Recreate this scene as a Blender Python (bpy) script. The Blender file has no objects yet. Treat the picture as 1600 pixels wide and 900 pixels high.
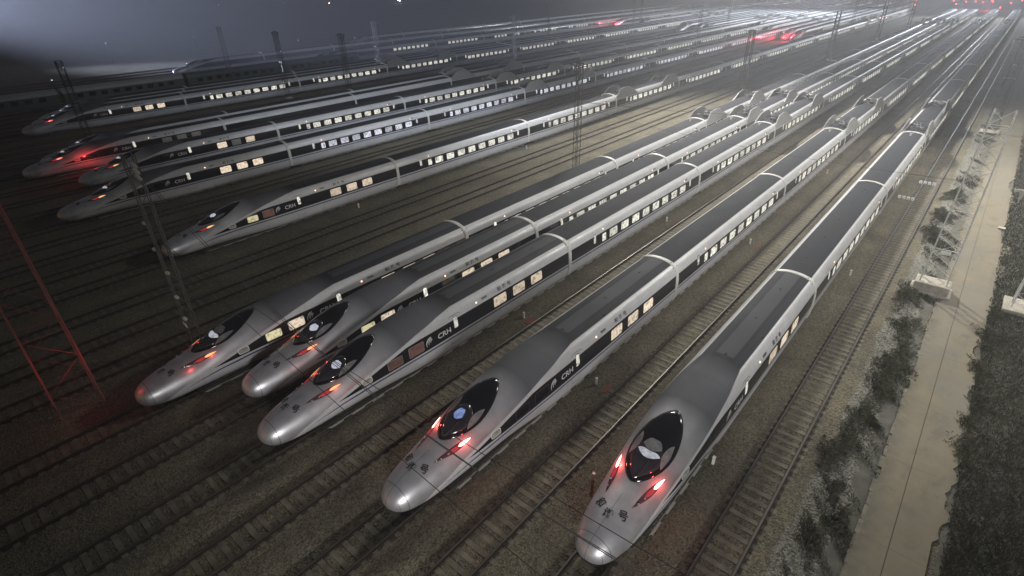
import bpy, bmesh, math, random
import numpy as np
from mathutils import Vector, Matrix
random.seed(7); RN = np.random.RandomState(11)
S = bpy.context.scene
C = S.collection
S.render.engine = 'CYCLES'
S.cycles.use_denoising = True
S.cycles.max_bounces = 5; S.cycles.diffuse_bounces = 2; S.cycles.glossy_bounces = 3
S.cycles.volume_bounces = 1; S.cycles.transparent_max_bounces = 8
S.cycles.sample_clamp_indirect = 3.0
S.cycles.caustics_reflective = False; S.cycles.caustics_refractive = False
S.view_settings.view_transform = 'Standard'; S.view_settings.look = 'None'
S.view_settings.gamma = 1.0; S.view_settings.use_curve_mapping = False
S.view_settings.exposure = 0.0

# ------------------------------------------------------------------ materials
class NT:
    def __init__(s, name):
        s.m = bpy.data.materials.new(name); s.m.use_nodes = True
        s.t = s.m.node_tree; s.t.nodes.clear()
        s.out = s.t.nodes.new('ShaderNodeOutputMaterial')
    def n(s, typ, **kw):
        nd = s.t.nodes.new(typ)
        for k, v in kw.items(): setattr(nd, k, v)
        return nd
    def lk(s, a, b): s.t.links.new(a, b)
    def put(s, sock, v):
        if isinstance(v, bpy.types.NodeSocket): s.lk(v, sock)
        elif isinstance(v, (tuple, list)) and len(v) == 3 and sock.type == 'RGBA': sock.default_value = (*v, 1)
        else: sock.default_value = v
    def math(s, op, a, b=0.0, c=0.0, clamp=False):
        nd = s.n('ShaderNodeMath', operation=op, use_clamp=clamp)
        s.put(nd.inputs[0], a); s.put(nd.inputs[1], b); s.put(nd.inputs[2], c)
        return nd.outputs[0]
    def step(s, a, edge, w=0.01):          # 0 below edge .. 1 above
        nd = s.n('ShaderNodeMapRange', clamp=True)
        s.put(nd.inputs[0], s.math('SUBTRACT', a, edge)); nd.inputs[1].default_value = -w; nd.inputs[2].default_value = w
        return nd.outputs[0]
    def between(s, a, lo, hi, w=0.01):
        return s.math('MULTIPLY', s.step(a, lo, w), s.math('SUBTRACT', 1.0, s.step(a, hi, w)))
    def mapr(s, a, a0, a1, b0=0.0, b1=1.0):
        nd = s.n('ShaderNodeMapRange', clamp=True)
        s.put(nd.inputs[0], a)
        for i, v in enumerate((a0, a1, b0, b1)): nd.inputs[i+1].default_value = v
        return nd.outputs[0]
    def mix(s, f, a, b):
        nd = s.n('ShaderNodeMix', data_type='RGBA'); s.put(nd.inputs[0], f); s.put(nd.inputs[6], a); s.put(nd.inputs[7], b)
        return nd.outputs[2]
    def curve(s, x, pts, xs, ys):           # piecewise linear: x in 0..xs, y in 0..ys
        nd = s.n('ShaderNodeFloatCurve'); cv = nd.mapping.curves[0]
        P = [(a/xs, b/ys) for a, b in pts]
        while len(cv.points) < len(P): cv.points.new(0.5, 0.5)
        for p, q in zip(cv.points, P): p.location = q; p.handle_type = 'VECTOR'
        nd.mapping.update()
        s.put(nd.inputs['Value'], s.math('DIVIDE', x, xs))
        return s.math('MULTIPLY', nd.outputs[0], ys)
    def coord(s, which='Object'):
        return s.n('ShaderNodeTexCoord').outputs[which]
    def pos(s): return s.n('ShaderNodeNewGeometry').outputs['Position']
    def xyz(s, v):
        nd = s.n('ShaderNodeSeparateXYZ'); s.lk(v, nd.inputs[0]); return nd.outputs
    def noise(s, v, scale, detail=4, rough=.55, stretch=None):
        if stretch:
            mp = s.n('ShaderNodeMapping'); s.lk(v, mp.inputs[0]); mp.inputs['Scale'].default_value = stretch; v = mp.outputs[0]
        nd = s.n('ShaderNodeTexNoise'); s.lk(v, nd.inputs['Vector']); nd.inputs['Scale'].default_value = scale
        nd.inputs['Detail'].default_value = detail; nd.inputs['Roughness'].default_value = rough
        return nd.outputs[0]
    def voro(s, v, scale, feature='F1'):
        nd = s.n('ShaderNodeTexVoronoi', feature=feature); s.lk(v, nd.inputs['Vector']); nd.inputs['Scale'].default_value = scale
        return nd
    def bump(s, h, strength, dist=0.02):
        nd = s.n('ShaderNodeBump'); s.lk(h, nd.inputs['Height']); nd.inputs['Strength'].default_value = strength
        nd.inputs['Distance'].default_value = dist; return nd.outputs[0]
    def bsdf(s, color, rough=.5, metal=0.0, normal=None, coat=0.0, emit=None, estr=0.0, spec=None):
        p = s.n('ShaderNodeBsdfPrincipled')
        s.put(p.inputs['Base Color'], color); s.put(p.inputs['Roughness'], rough); s.put(p.inputs['Metallic'], metal)
        if normal is not None: s.lk(normal, p.inputs['Normal'])
        if coat: p.inputs['Coat Weight'].default_value = coat; p.inputs['Coat Roughness'].default_value = 0.08
        if spec is not None: s.put(p.inputs['Specular IOR Level'], spec)
        if emit is not None: s.put(p.inputs['Emission Color'], emit); s.put(p.inputs['Emission Strength'], estr)
        s.lk(p.outputs[0], s.out.inputs[0]); return p

def simple(name, col, rough=.5, metal=0.0, var=.15, nscale=3.0, coat=0.0):
    m = NT(name); v = m.coord()
    f = m.mapr(m.noise(v, nscale, 5), .3, .7)
    c = m.mix(f, tuple(x*(1-var) for x in col), tuple(min(1, x*(1+var)) for x in col))
    m.bsdf(c, rough, metal, coat=coat); return m.m
def glow(name, col, strength, noisy=0.0, nscale=6.0, sample=False):
    m = NT(name)
    if noisy:
        v = m.pos()
        f = m.mapr(m.noise(v, nscale, 2), .42, .58)
        c = m.mix(f, tuple(x*(1-noisy) for x in col), col)
    else: c = col
    m.bsdf((.05, .05, .05), .3, emit=c, estr=strength)
    if not sample: m.m.cycles.emission_sampling = 'NONE'
    return m.m

def paint_material(head):
    """livery: pearl white sides, black window band, blue stripe, grey roof; silver nose on a head car"""
    m = NT('silver_nose_paint' if head else 'carriage_paint')
    v = m.coord(); x, y, z = m.xyz(v)
    ax = m.math('ABSOLUTE', x)
    dirt = m.mapr(m.noise(v, 1.1, 6, .6, (1, .35, 1)), .35, .7)
    dirt2 = m.mapr(m.noise(v, 9.0, 3, .6, (1, .1, .4)), .3, .8)
    white = m.mix(dirt, (.55, .56, .585), (.43, .44, .46))
    white = m.mix(m.math('MULTIPLY', dirt2, .25), white, (.36, .36, .35))
    roof = m.mix(dirt, (.024, .027, .034), (.036, .039, .046))
    roof = m.mix(m.math('MULTIPLY', dirt2, .5), roof, (.02, .022, .027))
    # skirt seams / panel joints every few metres
    yy = m.math('MODULO', m.math('ADD', y, 40.0), 3.1)
    seam = m.math('MULTIPLY', m.between(yy, 0.0, .022, .006), m.math('SUBTRACT', 1.0, m.step(z, 1.35)))
    if head:
        y0 = y
        L = m.curve(y, [(0, .1), (.45, .2), (.7, .48), (2, 1.12), (4, 1.78), (6, 2.28), (8, 2.72), (10, 3.12), (12, 3.40), (13.2, 3.50), (30, 3.50)], 30, 4)
        up = m.step(z, L, .012)
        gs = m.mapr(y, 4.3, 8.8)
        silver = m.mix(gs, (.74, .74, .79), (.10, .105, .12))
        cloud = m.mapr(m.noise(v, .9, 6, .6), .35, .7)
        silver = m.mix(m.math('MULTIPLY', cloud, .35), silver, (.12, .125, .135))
        rf = m.mapr(y, 11.8, 13.4)
        topc = m.mix(rf, silver, roof)
        # recessed dark frame on the roof
        inb = m.math('MULTIPLY', m.between(ax, .50, .68, .01), m.step(y, 13.6))
        fr = m.math('MULTIPLY', m.math('LESS_THAN', ax, .68), m.between(y, 13.35, 13.75))
        inner = m.math('MULTIPLY', m.math('LESS_THAN', ax, .5), m.step(y, 13.7))
        topc = m.mix(m.math('MULTIPLY', inner, .5), topc, (.085, .09, .10))
        topc = m.mix(m.math('MAXIMUM', inb, fr), topc, (.02, .022, .028))
        # nose cap seam and coupler hatch seams
        s1 = m.math('MULTIPLY', m.between(y, .66, .685, .006), up)
        s2 = m.math('MULTIPLY', m.between(ax, 0.0, .011, .006), m.math('LESS_THAN', y, 2.9))
        s3 = m.math('MULTIPLY', m.between(m.math('ABSOLUTE', m.math('SUBTRACT', y, 8.9)), -1, .009, .005), up)
        s4 = m.math('MULTIPLY', m.between(m.math('ABSOLUTE', m.math('SUBTRACT', y, 11.2)), -1, .009, .005), up)
        s2 = m.math('MAXIMUM', s2, m.math('MAXIMUM', s3, s4))
        topc = m.mix(m.math('MULTIPLY', m.math('MAXIMUM', s1, s2), .75), topc, (.05, .05, .055))
        zt = m.curve(y, [(0, 1.0), (3.6, 1.52), (4.6, 1.74), (7, 2.30), (9, 2.70), (10.2, 2.76), (30, 2.76)], 30, 4)
        zb = m.curve(y, [(0, 1.55), (3.9, 1.62), (6, 1.68), (30, 1.70)], 30, 4)
        st = m.curve(y, [(0, .8), (2.0, .98), (3.0, 1.18), (4.5, 1.40), (6.5, 1.50), (30, 1.50)], 30, 4)
        sw = m.curve(y, [(0, 0.0), (2.0, 0.0), (3.5, .025), (5.5, .055), (30, .06)], 30, 4)
    else:
        # pale gutter edge, then dark roof
        L = 3.50
        up = m.step(z, L, .012)
        topc = roof
        seamr = m.math('MULTIPLY', m.between(ax, .62, .66, .008), .6)
        topc = m.mix(seamr, topc, (.03, .032, .04))
        zt, zb, st, sw = 2.76, 1.70, 1.50, .06
    vj = m.math('MODULO', m.math('ADD', y, 41.3), 6.2)
    vseam = m.math('MULTIPLY', m.between(vj, 0.0, .016, .005), m.step(z, 2.78))
    streak = m.mapr(m.noise(v, 3.0, 5, .7, (.3, 1.6, .12)), .5, .72)
    white = m.mix(m.math('MULTIPLY', streak, .28), white, (.33, .32, .30))
    white = m.mix(m.math('MULTIPLY', vseam, .6), white, (.2, .2, .2))
    low = m.math('MULTIPLY', m.math('SUBTRACT', 1.0, m.mapr(z, .4, 1.0)), m.mapr(m.noise(v, 1.7, 5, .6, (1, .5, 1)), .3, .65))
    white = m.mix(m.math('MULTIPLY', low, .45), white, (.26, .23, .19))
    col = m.mix(up, white, topc)
    ng = m.math('SUBTRACT', 1.0, up)
    band = m.math('MULTIPLY', m.between(z, zb, zt, .008), 1.0)
    if head: band = m.math('MULTIPLY', band, m.step(y, 4.0)) 
    col = m.mix(band, col, (.012, .012, .016))
    blue = m.math('LESS_THAN', m.math('ABSOLUTE', m.math('SUBTRACT', z, st)), sw)
    col = m.mix(m.math('MULTIPLY', blue, ng), col, (.02, .022, .11))
    col = m.mix(m.math('MULTIPLY', seam, .6), col, (.1, .1, .1))
    under = m.math('LESS_THAN', z, .36)
    col = m.mix(under, col, (.02, .02, .02))
    rough = m.math('ADD', m.math('MULTIPLY', dirt, .12), m.math('ADD', .36 if not head else .35, m.math('MULTIPLY', up, .12 if not head else .04)))
    isroof = m.math('MULTIPLY', up, m.mapr(y, 6.2, 9.0)) if head else up
    rough = m.math('ADD', rough, m.math('MULTIPLY', isroof, .30))
    rough = m.math('MULTIPLY', rough, m.math('SUBTRACT', 1.0, m.math('MULTIPLY', band, .55)))
    metal = .0
    if head: metal = m.math('MULTIPLY', m.math('MULTIPLY', up, m.math('SUBTRACT', 1.0, m.mapr(y, 5, 9.5))), .72)
    m.bsdf(col, rough, metal, spec=m.math('SUBTRACT', .5, m.math('MULTIPLY', isroof, .33)))
    return m.m

M = {}
M['head'] = paint_material(True); M['car'] = paint_material(False)
M['hoop'] = simple('pale_grey_rubber', (.58, .58, .56), .5, 0, .12, 5)
M['dark'] = simple('dark_underframe_metal', (.025, .024, .023), .7, .2, .3, 6)
M['black'] = simple('black_gloss_glass', (.008, .008, .011), .12, 0, .1, 2)
M['grille'] = simple('dark_grille', (.04, .04, .045), .5)
M['letter'] = simple('black_lettering', (.015, .015, .02), .5)
M['logo'] = simple('pale_lettering', (.62, .64, .66), .5)
M['screen'] = simple('tinted_windscreen_glass', (.035, .033, .042), .10, 0, .25, 1.5)
M['visor'] = glow('lit_cab_blind', (.82, .84, .95), .55, .35, 5)
M['visor_b'] = glow('lit_blue_cab_screen', (.35, .5, 1.0), .55, .5, 7)
M['visor_w'] = glow('white_lit_cab_screen', (.80, .84, 1.0), .62, .2, 9)
M['pane_d'] = simple('dim_side_glass', (.22, .22, .23), .15, 0, .3, 3)
M['pod'] = simple('smoked_lamp_lens', (.10, .045, .05), .12, 0, .4, 3, coat=.6)
M['red'] = glow('red_tail_lamp', (1.0, .10, .08), 5.0)
M['redhot'] = glow('white_hot_tail_lamp', (1.0, .60, .55), 5.0)
M['amber'] = glow('amber_tail_lamp', (1.0, .48, .20), 1.3)
M['redsoft'] = glow('red_lens_glow', (.75, .03, .05), .5)
M['marker'] = glow('orange_marker_lamp', (1.0, .55, .35), 3.0)
def win_mat(name, col, strength, seatdark=.6):
    m = NT(name); v = m.coord('Object')
    rnd = m.n('ShaderNodeObjectInfo').outputs['Random']
    mp = m.n('ShaderNodeMapping'); m.lk(v, mp.inputs[0])
    cmb = m.n('ShaderNodeCombineXYZ'); m.lk(m.math('MULTIPLY', rnd, 50.0), cmb.inputs[1]); m.lk(cmb.outputs[0], mp.inputs['Location'])
    vv = mp.outputs[0]
    x, y, z = m.xyz(v)
    f = m.mapr(m.noise(vv, 4.2, 1, .5, (1, 1, 1)), .42, .56)
    blocks = m.voro(vv, 3.4); f2 = m.mapr(blocks.outputs['Color'], .25, .75)
    dark = m.math('MULTIPLY', m.math('MULTIPLY', f, f2), seatdark)
    c = m.mix(dark, col, tuple(q*.28 for q in col))
    e = m.math('MULTIPLY', m.mapr(rnd, 0, 1, .60, 1.15), strength)
    m.bsdf((.03, .03, .03), .2, emit=c, estr=e)
    m.m.cycles.emission_sampling = 'NONE'
    return m.m
M['win'] = win_mat('lit_saloon_window', (1.0, .97, .84), .95, 1.0)
M['win_cool'] = win_mat('cool_lit_saloon_window', (.86, .88, 1.0), .95, 1.0)
M['win_warm'] = win_mat('warm_lit_window', (1.0, .82, .62), .92, .75)
M['win_yel'] = win_mat('yellow_lit_window', (.95, .85, .50), .8, .7)
M['win_dim'] = win_mat('dim_red_window', (.30, .13, .10), .35, .8)
M['win_grey'] = simple('unlit_window_glass', (.32, .32, .30), .2, 0, .3, 5)
M['rail'] = simple('rusty_rail_steel', (.040, .030, .024), .6, .3, .3, 8)
M['railtop'] = simple('worn_rail_head', (.085, .075, .062), .42, .4, .4, .4)
M['steel'] = simple('galvanised_mast_steel', (.13, .135, .135), .5, .5, .2, 4)
M['lightsteel'] = simple('pale_galvanised_steel', (.62, .63, .62), .5, .1, .2, 4)
M['wire'] = simple('dark_cable', (.03, .03, .032), .5, .4)
M['palewire'] = simple('pale_cable', (.10, .10, .10), .45, .4)
M['porcelain'] = simple('pale_insulator_porcelain', (.42, .41, .38), .3)
M['plate'] = simple('white_enamel_plate', (.8, .8, .8), .4)
M['postred'] = simple('faded_red_paint', (.20, .06, .045), .7, 0, .3, 9)
M['blockc'] = simple('weathered_concrete_block', (.36, .34, .29), .85, 0, .25, 3)
M['brownpost'] = simple('dark_mast_paint', (.02, .02, .02), .6)

# ------------------------------------------------------------------ helpers
def link(o, parent=None):
    C.objects.link(o)
    if parent is not None: o.parent = parent
    return o
def tag(o, label, cat=None, group=None, kind=None):
    if label: o['label'] = label
    if cat: o['category'] = cat
    if group: o['group'] = group
    if kind: o['kind'] = kind
    return o
def empty(name, loc, label, cat, group=None):
    o = bpy.data.objects.new(name, None); o.location = loc; o.empty_display_size = .5
    link(o); return tag(o, label, cat, group)
def mesh(name, verts, faces, mat, parent=None, smooth=False, mats=None, mi=None):
    me = bpy.data.meshes.new(name); me.from_pydata([tuple(v) for v in verts], [], faces)
    for m in (mats or [mat]): me.materials.append(m)
    if mi is not None: me.polygons.foreach_set('material_index', mi)
    if smooth: me.polygons.foreach_set('use_smooth', [True]*len(me.polygons))
    me.update()
    return link(bpy.data.objects.new(name, me), parent)
class MB:
    def __init__(s): s.v = []; s.f = []; s.mi = []
    def quad_box(s, lo, hi, mi=0):
        b = len(s.v); x0, y0, z0 = lo; x1, y1, z1 = hi
        s.v += [(x0,y0,z0),(x1,y0,z0),(x1,y1,z0),(x0,y1,z0),(x0,y0,z1),(x1,y0,z1),(x1,y1,z1),(x0,y1,z1)]
        fs = [(0,3,2,1),(4,5,6,7),(0,1,5,4),(1,2,6,5),(2,3,7,6),(3,0,4,7)]
        s.f += [tuple(b+i for i in q) for q in fs]; s.mi += [mi]*6
    def bar(s, a, b, r, n=4, r2=None, mi=0):
        a = Vector(a); b = Vector(b); d = (b-a); 
        if d.length < 1e-6: return
        d.normalize(); u = d.orthogonal().normalized(); w = d.cross(u)
        if abs(d.z) > .99: u = Vector((1,0,0)); w = Vector((0,1,0))
        r2 = r if r2 is None else r2; k = len(s.v)
        for p, rr in ((a, r), (b, r2)):
            for i in range(n):
                t = 2*math.pi*(i+.5)/n; s.v.append(tuple(p + u*math.cos(t)*rr*1.2 + w*math.sin(t)*rr*1.2))
        for i in range(n):
            j = (i+1) % n; s.f.append((k+i, k+j, k+n+j, k+n+i)); s.mi.append(mi)
        s.f.append(tuple(k+i for i in reversed(range(n)))); s.f.append(tuple(k+n+i for i in range(n))); s.mi += [mi, mi]
    def path(s, pts, r, n=5, mi=0):
        for a, b in zip(pts, pts[1:]): s.bar(a, b, r, n, mi=mi)
    def disc_stack(s, c, axis, radii, pitch, n=10, mi=0):
        c = Vector(c); ax = Vector(axis).normalized()
        for i, r in enumerate(radii): s.bar(c+ax*pitch*i, c+ax*(pitch*i+pitch*.45), r, n, r*.55, mi)
    def build(s, name, mat, parent=None, mats=None, smooth=False):
        return mesh(name, s.v, s.f, mat, parent, smooth, mats, s.mi if mats else None)

def pl(pts):                                  # monotone cubic through points
    X = np.array([p[0] for p in pts], float); Y = np.array([p[1] for p in pts], float)
    h = np.diff(X); d = np.diff(Y)/h; m = np.zeros(len(X)); m[0] = d[0]; m[-1] = d[-1]
    for i in range(1, len(X)-1):
        m[i] = 0 if d[i-1]*d[i] <= 0 else 2*d[i-1]*d[i]/(d[i-1]+d[i])
    def f(x):
        x = min(max(x, X[0]), X[-1]); i = min(int(np.searchsorted(X, x, 'right'))-1, len(h)-1); i = max(i, 0)
        t = (x-X[i])/h[i]; a = Y[i]; b = Y[i+1]
        return ((2*t**3-3*t*t+1)*a + (t**3-2*t*t+t)*h[i]*m[i] + (-2*t**3+3*t*t)*b + (t**3-t*t)*h[i]*m[i+1])
    return f

# ------------------------------------------------------------------ the train
BODY = [(1.22,.38),(1.46,.42),(1.58,.62),(1.645,1.0),(1.685,1.5),(1.69,1.9),(1.675,2.3),(1.62,2.75),(1.54,3.02),(1.40,3.26),(1.20,3.45),(.95,3.56),(.62,3.645),(.3,3.69),(0,3.70)]
def resample(P, n):
    P = np.array(P, float)
    # catmull-rom densify
    Q = []
    E = np.vstack([2*P[0]-P[1], P, 2*P[-1]-P[-2]])
    for i in range(1, len(E)-2):
        for t in np.linspace(0, 1, 12, endpoint=False):
            a, b, c, d = E[i-1], E[i], E[i+1], E[i+2]
            Q.append(.5*((2*b)+(c-a)*t+(2*a-5*b+4*c-d)*t*t+(-a+3*b-3*c+d)*t**3))
    Q.append(P[-1]); Q = np.array(Q)
    L = np.r_[0, np.cumsum(np.linalg.norm(np.diff(Q, axis=0), axis=1))]
    T = np.linspace(0, L[-1], n)
    return np.c_[np.interp(T, L, Q[:,0]), np.interp(T, L, Q[:,1])]
NS = 33
BT = resample(BODY, NS)
HALFW = pl([(0,.0),(.03,.24),(.1,.42),(.25,.64),(.5,.83),(1,1.02),(2,1.22),(3,1.34),(4,1.43),(5.3,1.53),(7,1.61),(9,1.67),(11,1.69),(30,1.69)])
TOPZ = pl([(0,1.08),(.03,1.24),(.1,1.38),(.25,1.56),(.5,1.74),(1,1.95),(2,2.20),(3,2.37),(3.6,2.50),(4.4,2.80),(5.3,3.12),(6.3,3.40),(7.5,3.58),(9,3.67),(11,3.70),(30,3.70)])
BOTZ = pl([(0,1.06),(.03,.9),(.1,.76),(.25,.60),(.5,.48),(1,.38),(2,.32),(4,.34),(8,.38),(30,.38)])
MIDZ = pl([(0,1.07),(1,1.0),(4,1.25),(8,1.6),(11,1.7),(30,1.7)])
KB = pl([(0,0),(2,.05),(5,.25),(8,.6),(11.5,1),(30,1)])
def section(s):
    W, H, B, zm, k = HALFW(s), TOPZ(s), BOTZ(s), MIDZ(s), KB(s)
    th = np.linspace(math.radians(-78), math.radians(90), NS); p = 2/2.25
    ex = W*np.abs(np.cos(th))**p
    sn = np.sin(th); ez = np.where(sn > 0, zm+(H-zm)*np.abs(sn)**p, zm-(zm-B)*np.abs(sn)**p)
    bx = BT[:,0]*W/1.69; bz = np.where(BT[:,1] > 1.7, zm+(BT[:,1]-1.7)/2.0*(H-zm), zm-(1.7-BT[:,1])/1.32*(zm-B))
    ex[-1] = 0
    return np.c_[ex*(1-k)+bx*k, ez*(1-k)+bz*k]
_sec = {}
def sec(s):
    k = round(s, 3)
    if k not in _sec: _sec[k] = section(k)
    return _sec[k]
def on_top(s, x, off=.012):                   # point on the upper skin above x
    def z(s, x):
        q = sec(max(s, .001)); i = int(np.argmax(q[:,0])); q = q[i:][::-1]
        return float(np.interp(abs(x), q[:,0], q[:,1]))
    e = .04; z0 = z(s, x)
    n = Vector((-(z(s, x+e)-z(s, x-e))/(2*e), -(z(s+e, x)-z(s-e, x))/(2*e), 1)).normalized()
    return Vector((x, s, z0)) + n*off
def on_side(s, z, off=.012, side=1):
    def xx(s, z):
        q = sec(max(s, .001)); return float(np.interp(z, q[:,1], q[:,0]))
    e = .04; x0 = xx(s, z)
    n = Vector((1, -(xx(s+e, z)-xx(s-e, z))/(2*e), -(xx(s, z+e)-xx(s, z-e))/(2*e))).normalized()
    p = Vector((x0, s, z)) + n*off
    p.x *= side; return p

def loft_head():
    st = [0,.008,.03,.06,.1,.16,.25,.36,.5,.68,.85]+list(np.arange(1.05, 12, .22))+[12.5,13.5,16,19,22,25,26.05]
    V = []; F = []
    for s in st:
        q = section(s); row = [(x, s, z) for x, z in q] + [(-x, s, z) for x, z in q[::-1][1:]]
        V += row
    n = 2*NS-1
    for i in range(len(st)-1):
        for j in range(n-1):
            F.append((i*n+j, i*n+j+1, (i+1)*n+j+1, (i+1)*n+j))
        F.append((i*n+n-1, i*n, (i+1)*n, (i+1)*n+n-1))
    b = len(V); V += V[(len(st)-1)*n:(len(st))*n]; F.append(tuple(b+j for j in range(n)))
    return V, F
def loft_car(length=24.6):
    st = [0, length/2, length]; V = []; F = []
    q = BT; n = 2*NS-1
    for s in st: V += [(x, s, z) for x, z in q] + [(-x, s, z) for x, z in q[::-1][1:]]
    for i in range(len(st)-1):
        for j in range(n-1): F.append((i*n+j, i*n+j+1, (i+1)*n+j+1, (i+1)*n+j))
        F.append((i*n+n-1, i*n, (i+1)*n, (i+1)*n+n-1))
    for k in (0, len(st)-1):
        b = len(V); V += V[k*n:(k+1)*n]; F.append(tuple(b+j for j in range(n)))
    return V, F
def newmesh(name, V, F, mats, smooth=True, mi=None):
    me = bpy.data.meshes.new(name); me.from_pydata([tuple(v) for v in V], [], F)
    for m in mats: me.materials.append(m)
    if mi is not None: me.polygons.foreach_set('material_index', mi)
    if smooth: me.polygons.foreach_set('use_smooth', [True]*len(me.polygons))
    me.update(); return me
def flip_check(me):
    bm = bmesh.new(); bm.from_mesh(me); bmesh.ops.recalc_face_normals(bm, faces=bm.faces); bm.to_mesh(me); bm.free(); return me
ME = {}
ME['head'] = flip_check(newmesh('head_car', *loft_head(), [M['head']]))
ME['car'] = flip_check(newmesh('carriage', *loft_car(), [M['car']]))
for k in ('head', 'car'):
    me = ME[k]
    for p in me.polygons:
        if abs(p.normal.y) > .97 and len(p.vertices) > 4: p.use_smooth = False

# gangway hoop: raised section ring 0.34 m long centred on y=0
def hoop_mesh():
    P = BT[3:]; V = []; F = []
    ring = [(x*1.0, z) for x, z in P] + [(-x, z) for x, z in P[::-1][1:]]
    def offs(d):
        out = []
        for i, (x, z) in enumerate(ring):
            a = ring[max(i-1, 0)]; b = ring[min(i+1, len(ring)-1)]
            tx, tz = b[0]-a[0], b[1]-a[1]; L = math.hypot(tx, tz); nx, nz = tz/L, -tx/L
            out.append((x+nx*d, z+nz*d))
        return out
    prof = [(-.20, -.05), (-.19, .035), (-.10, .06), (-.03, .03), (.03, .03), (.10, .06), (.19, .035), (.20, -.05)]
    n = len(ring)
    for y, d in prof:
        V += [(x, y, z) for x, z in offs(d)]
    for i in range(len(prof)-1):
        for j in range(n-1): F.append((i*n+j, i*n+j+1, (i+1)*n+j+1, (i+1)*n+j))
    return V, F
ME['hoop'] = flip_check(newmesh('gangway_hoop', *hoop_mesh(), [M['hoop']]))

def patch(us, vs, f, V, F):
    b = len(V); n = len(vs)
    for u in us:
        for v in vs: V.append(tuple(f(u, v)))
    for i in range(len(us)-1):
        for j in range(n-1): F.append((b+i*n+j, b+i*n+j+1, b+(i+1)*n+j+1, b+(i+1)*n+j))
def rr_outline(cx, cy, w, h, r, k=4):
    pts = []
    for (sx, sy, a0) in ((1, -1, -90), (1, 1, 0), (-1, 1, 90), (-1, -1, 180)):
        for i in range(k+1):
            a = math.radians(a0+90*i/k); pts.append((cx+sx*(w/2-r)+r*math.cos(a), cy+sy*(h/2-r)+r*math.sin(a)))
    return pts
def side_shape(name, pts, mats, off, side=1, rim=None, straight=False):
    """flat outline (s,z) laid onto the side skin with a small thickness"""
    zs = [p[1] for p in pts]; z0, z1 = min(zs), max(zs); n = len(pts)
    def span(z):
        xs = []
        for i in range(n):
            (a, b), (c, d) = pts[i], pts[(i+1) % n]
            if min(b, d)-1e-9 <= z <= max(b, d)+1e-9: xs += [a+(c-a)*(z-b)/(d-b)] if abs(d-b) > 1e-9 else [a, c]
        return min(xs), max(xs)
    V = []; F = []; mi = []; h = z1-z0
    lv = sorted(set([z0, z0+.03*h, z0+.08*h, z0+.15*h, z1-.15*h, z1-.08*h, z1-.03*h, z1]+list(np.linspace(z0, z1, 7))))
    for z in lv:
        a, b = span(z)
        V += [on_side(a, z, off, side), on_side((a+b)/2, z, off, side), on_side(b, z, off, side)]
    for i in range(len(lv)-1):
        k = 3*i; F += [(k, k+1, k+4, k+3), (k+1, k+2, k+5, k+4)]; mi += [0, 0]
    if len(mats) > 1:          # slim surround, a touch lower than the pane
        b = len(V); cx = sum(p[0] for p in pts)/n; cz = (z0+z1)/2
        sc = lambda p, e: (p[0]+e*(1 if p[0] > cx else -1), p[1]+e*(1 if p[1] > cz else -1))
        V += [on_side(*sc(p, .035), off-.004, side) for p in pts] + [on_side(*sc(p, -.02), off-.004, side) for p in pts]
        F += [(b+i, b+(i+1) % n, b+n+(i+1) % n, b+n+i) for i in range(n)]; mi += [1]*n
    return newmesh(name, V, F, mats, False, mi)
def body_z(s): return None
# car-window meshes built once about the real body curve, far from the nose (s=20 is full section), at s offset 0
def car_win(w, h, zc, r, mat, side=1, name='window'):
    V = []; pts = rr_outline(20, zc, w, h, r)
    me = side_shape(name, pts, [mat, M['dark']], .010, side)
    for v in me.vertices: v.co.y -= 20
    return me
ME['win'] = car_win(1.30, .74, 2.24, .09, M['win'])
ME['wincool'] = car_win(1.30, .74, 2.24, .09, M['win_cool'])
ME['winwarm'] = car_win(1.34, .76, 2.24, .12, M['win_warm'])
ME['winyel'] = car_win(1.34, .76, 2.24, .12, M['win_yel'])
ME['windim'] = car_win(1.34, .70, 2.20, .1, M['win_dim'])
ME['wingrey'] = car_win(1.34, .76, 2.24, .12, M['win_grey'])
ME['half'] = car_win(.62, .72, 2.24, .09, M['win'])
ME['halfcool'] = car_win(.62, .72, 2.24, .09, M['win_cool'])
ME['door'] = car_win(.34, .78, 2.52, .08, M['win'], name='door_window')
ME['doorcool'] = car_win(.34, .78, 2.52, .08, M['win_cool'], name='door_window')
# door outline (thin dark seam frame)
def ring_side(pts_o, pts_i, off, mat, name):
    V = [on_side(a, b, off) for a, b in pts_o] + [on_side(a, b, off) for a, b in pts_i]; n = len(pts_o)
    F = [(i, (i+1) % n, n+(i+1) % n, n+i) for i in range(n)]
    me = newmesh(name, V, F, [mat], False)
    for v in me.vertices: v.co.y -= 20
    return me
ME['doorframe'] = ring_side(rr_outline(20, 2.02, 1.0, 2.1, .12), rr_outline(20, 2.02, .95, 2.05, .1), .006, M['grille'], 'door_frame')
def dome(r, name, mat, flat=.6):
    V = [(flat*r, 0, 0)]; F = []; n = 8
    for k, (a, b) in enumerate(((.8, .6), (0, 1))):
        for i in range(n):
            t = 2*math.pi*i/n; V.append((flat*r*a, r*b*math.cos(t), r*b*math.sin(t)))
    for i in range(n): F.append((0, 1+i, 1+(i+1) % n)); F.append((1+i, 9+i, 9+(i+1) % n, 1+(i+1) % n))
    return newmesh(name, V, F, [mat])
ME['marker'] = dome(.075, 'marker_lamp', M['marker'])
ME['marker_low'] = dome(.045, 'step_lamp', M['win_yel'])
V = []; F = []
for k in range(3): patch((19.72, 20.28), (2.975+k*.05, 3.01+k*.05), lambda a, b: on_side(a, b, .012), V, F)
ME['grille'] = newmesh('air_grille', [(x, y-20, z) for x, y, z in V], F, [M['grille']], False)

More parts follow.
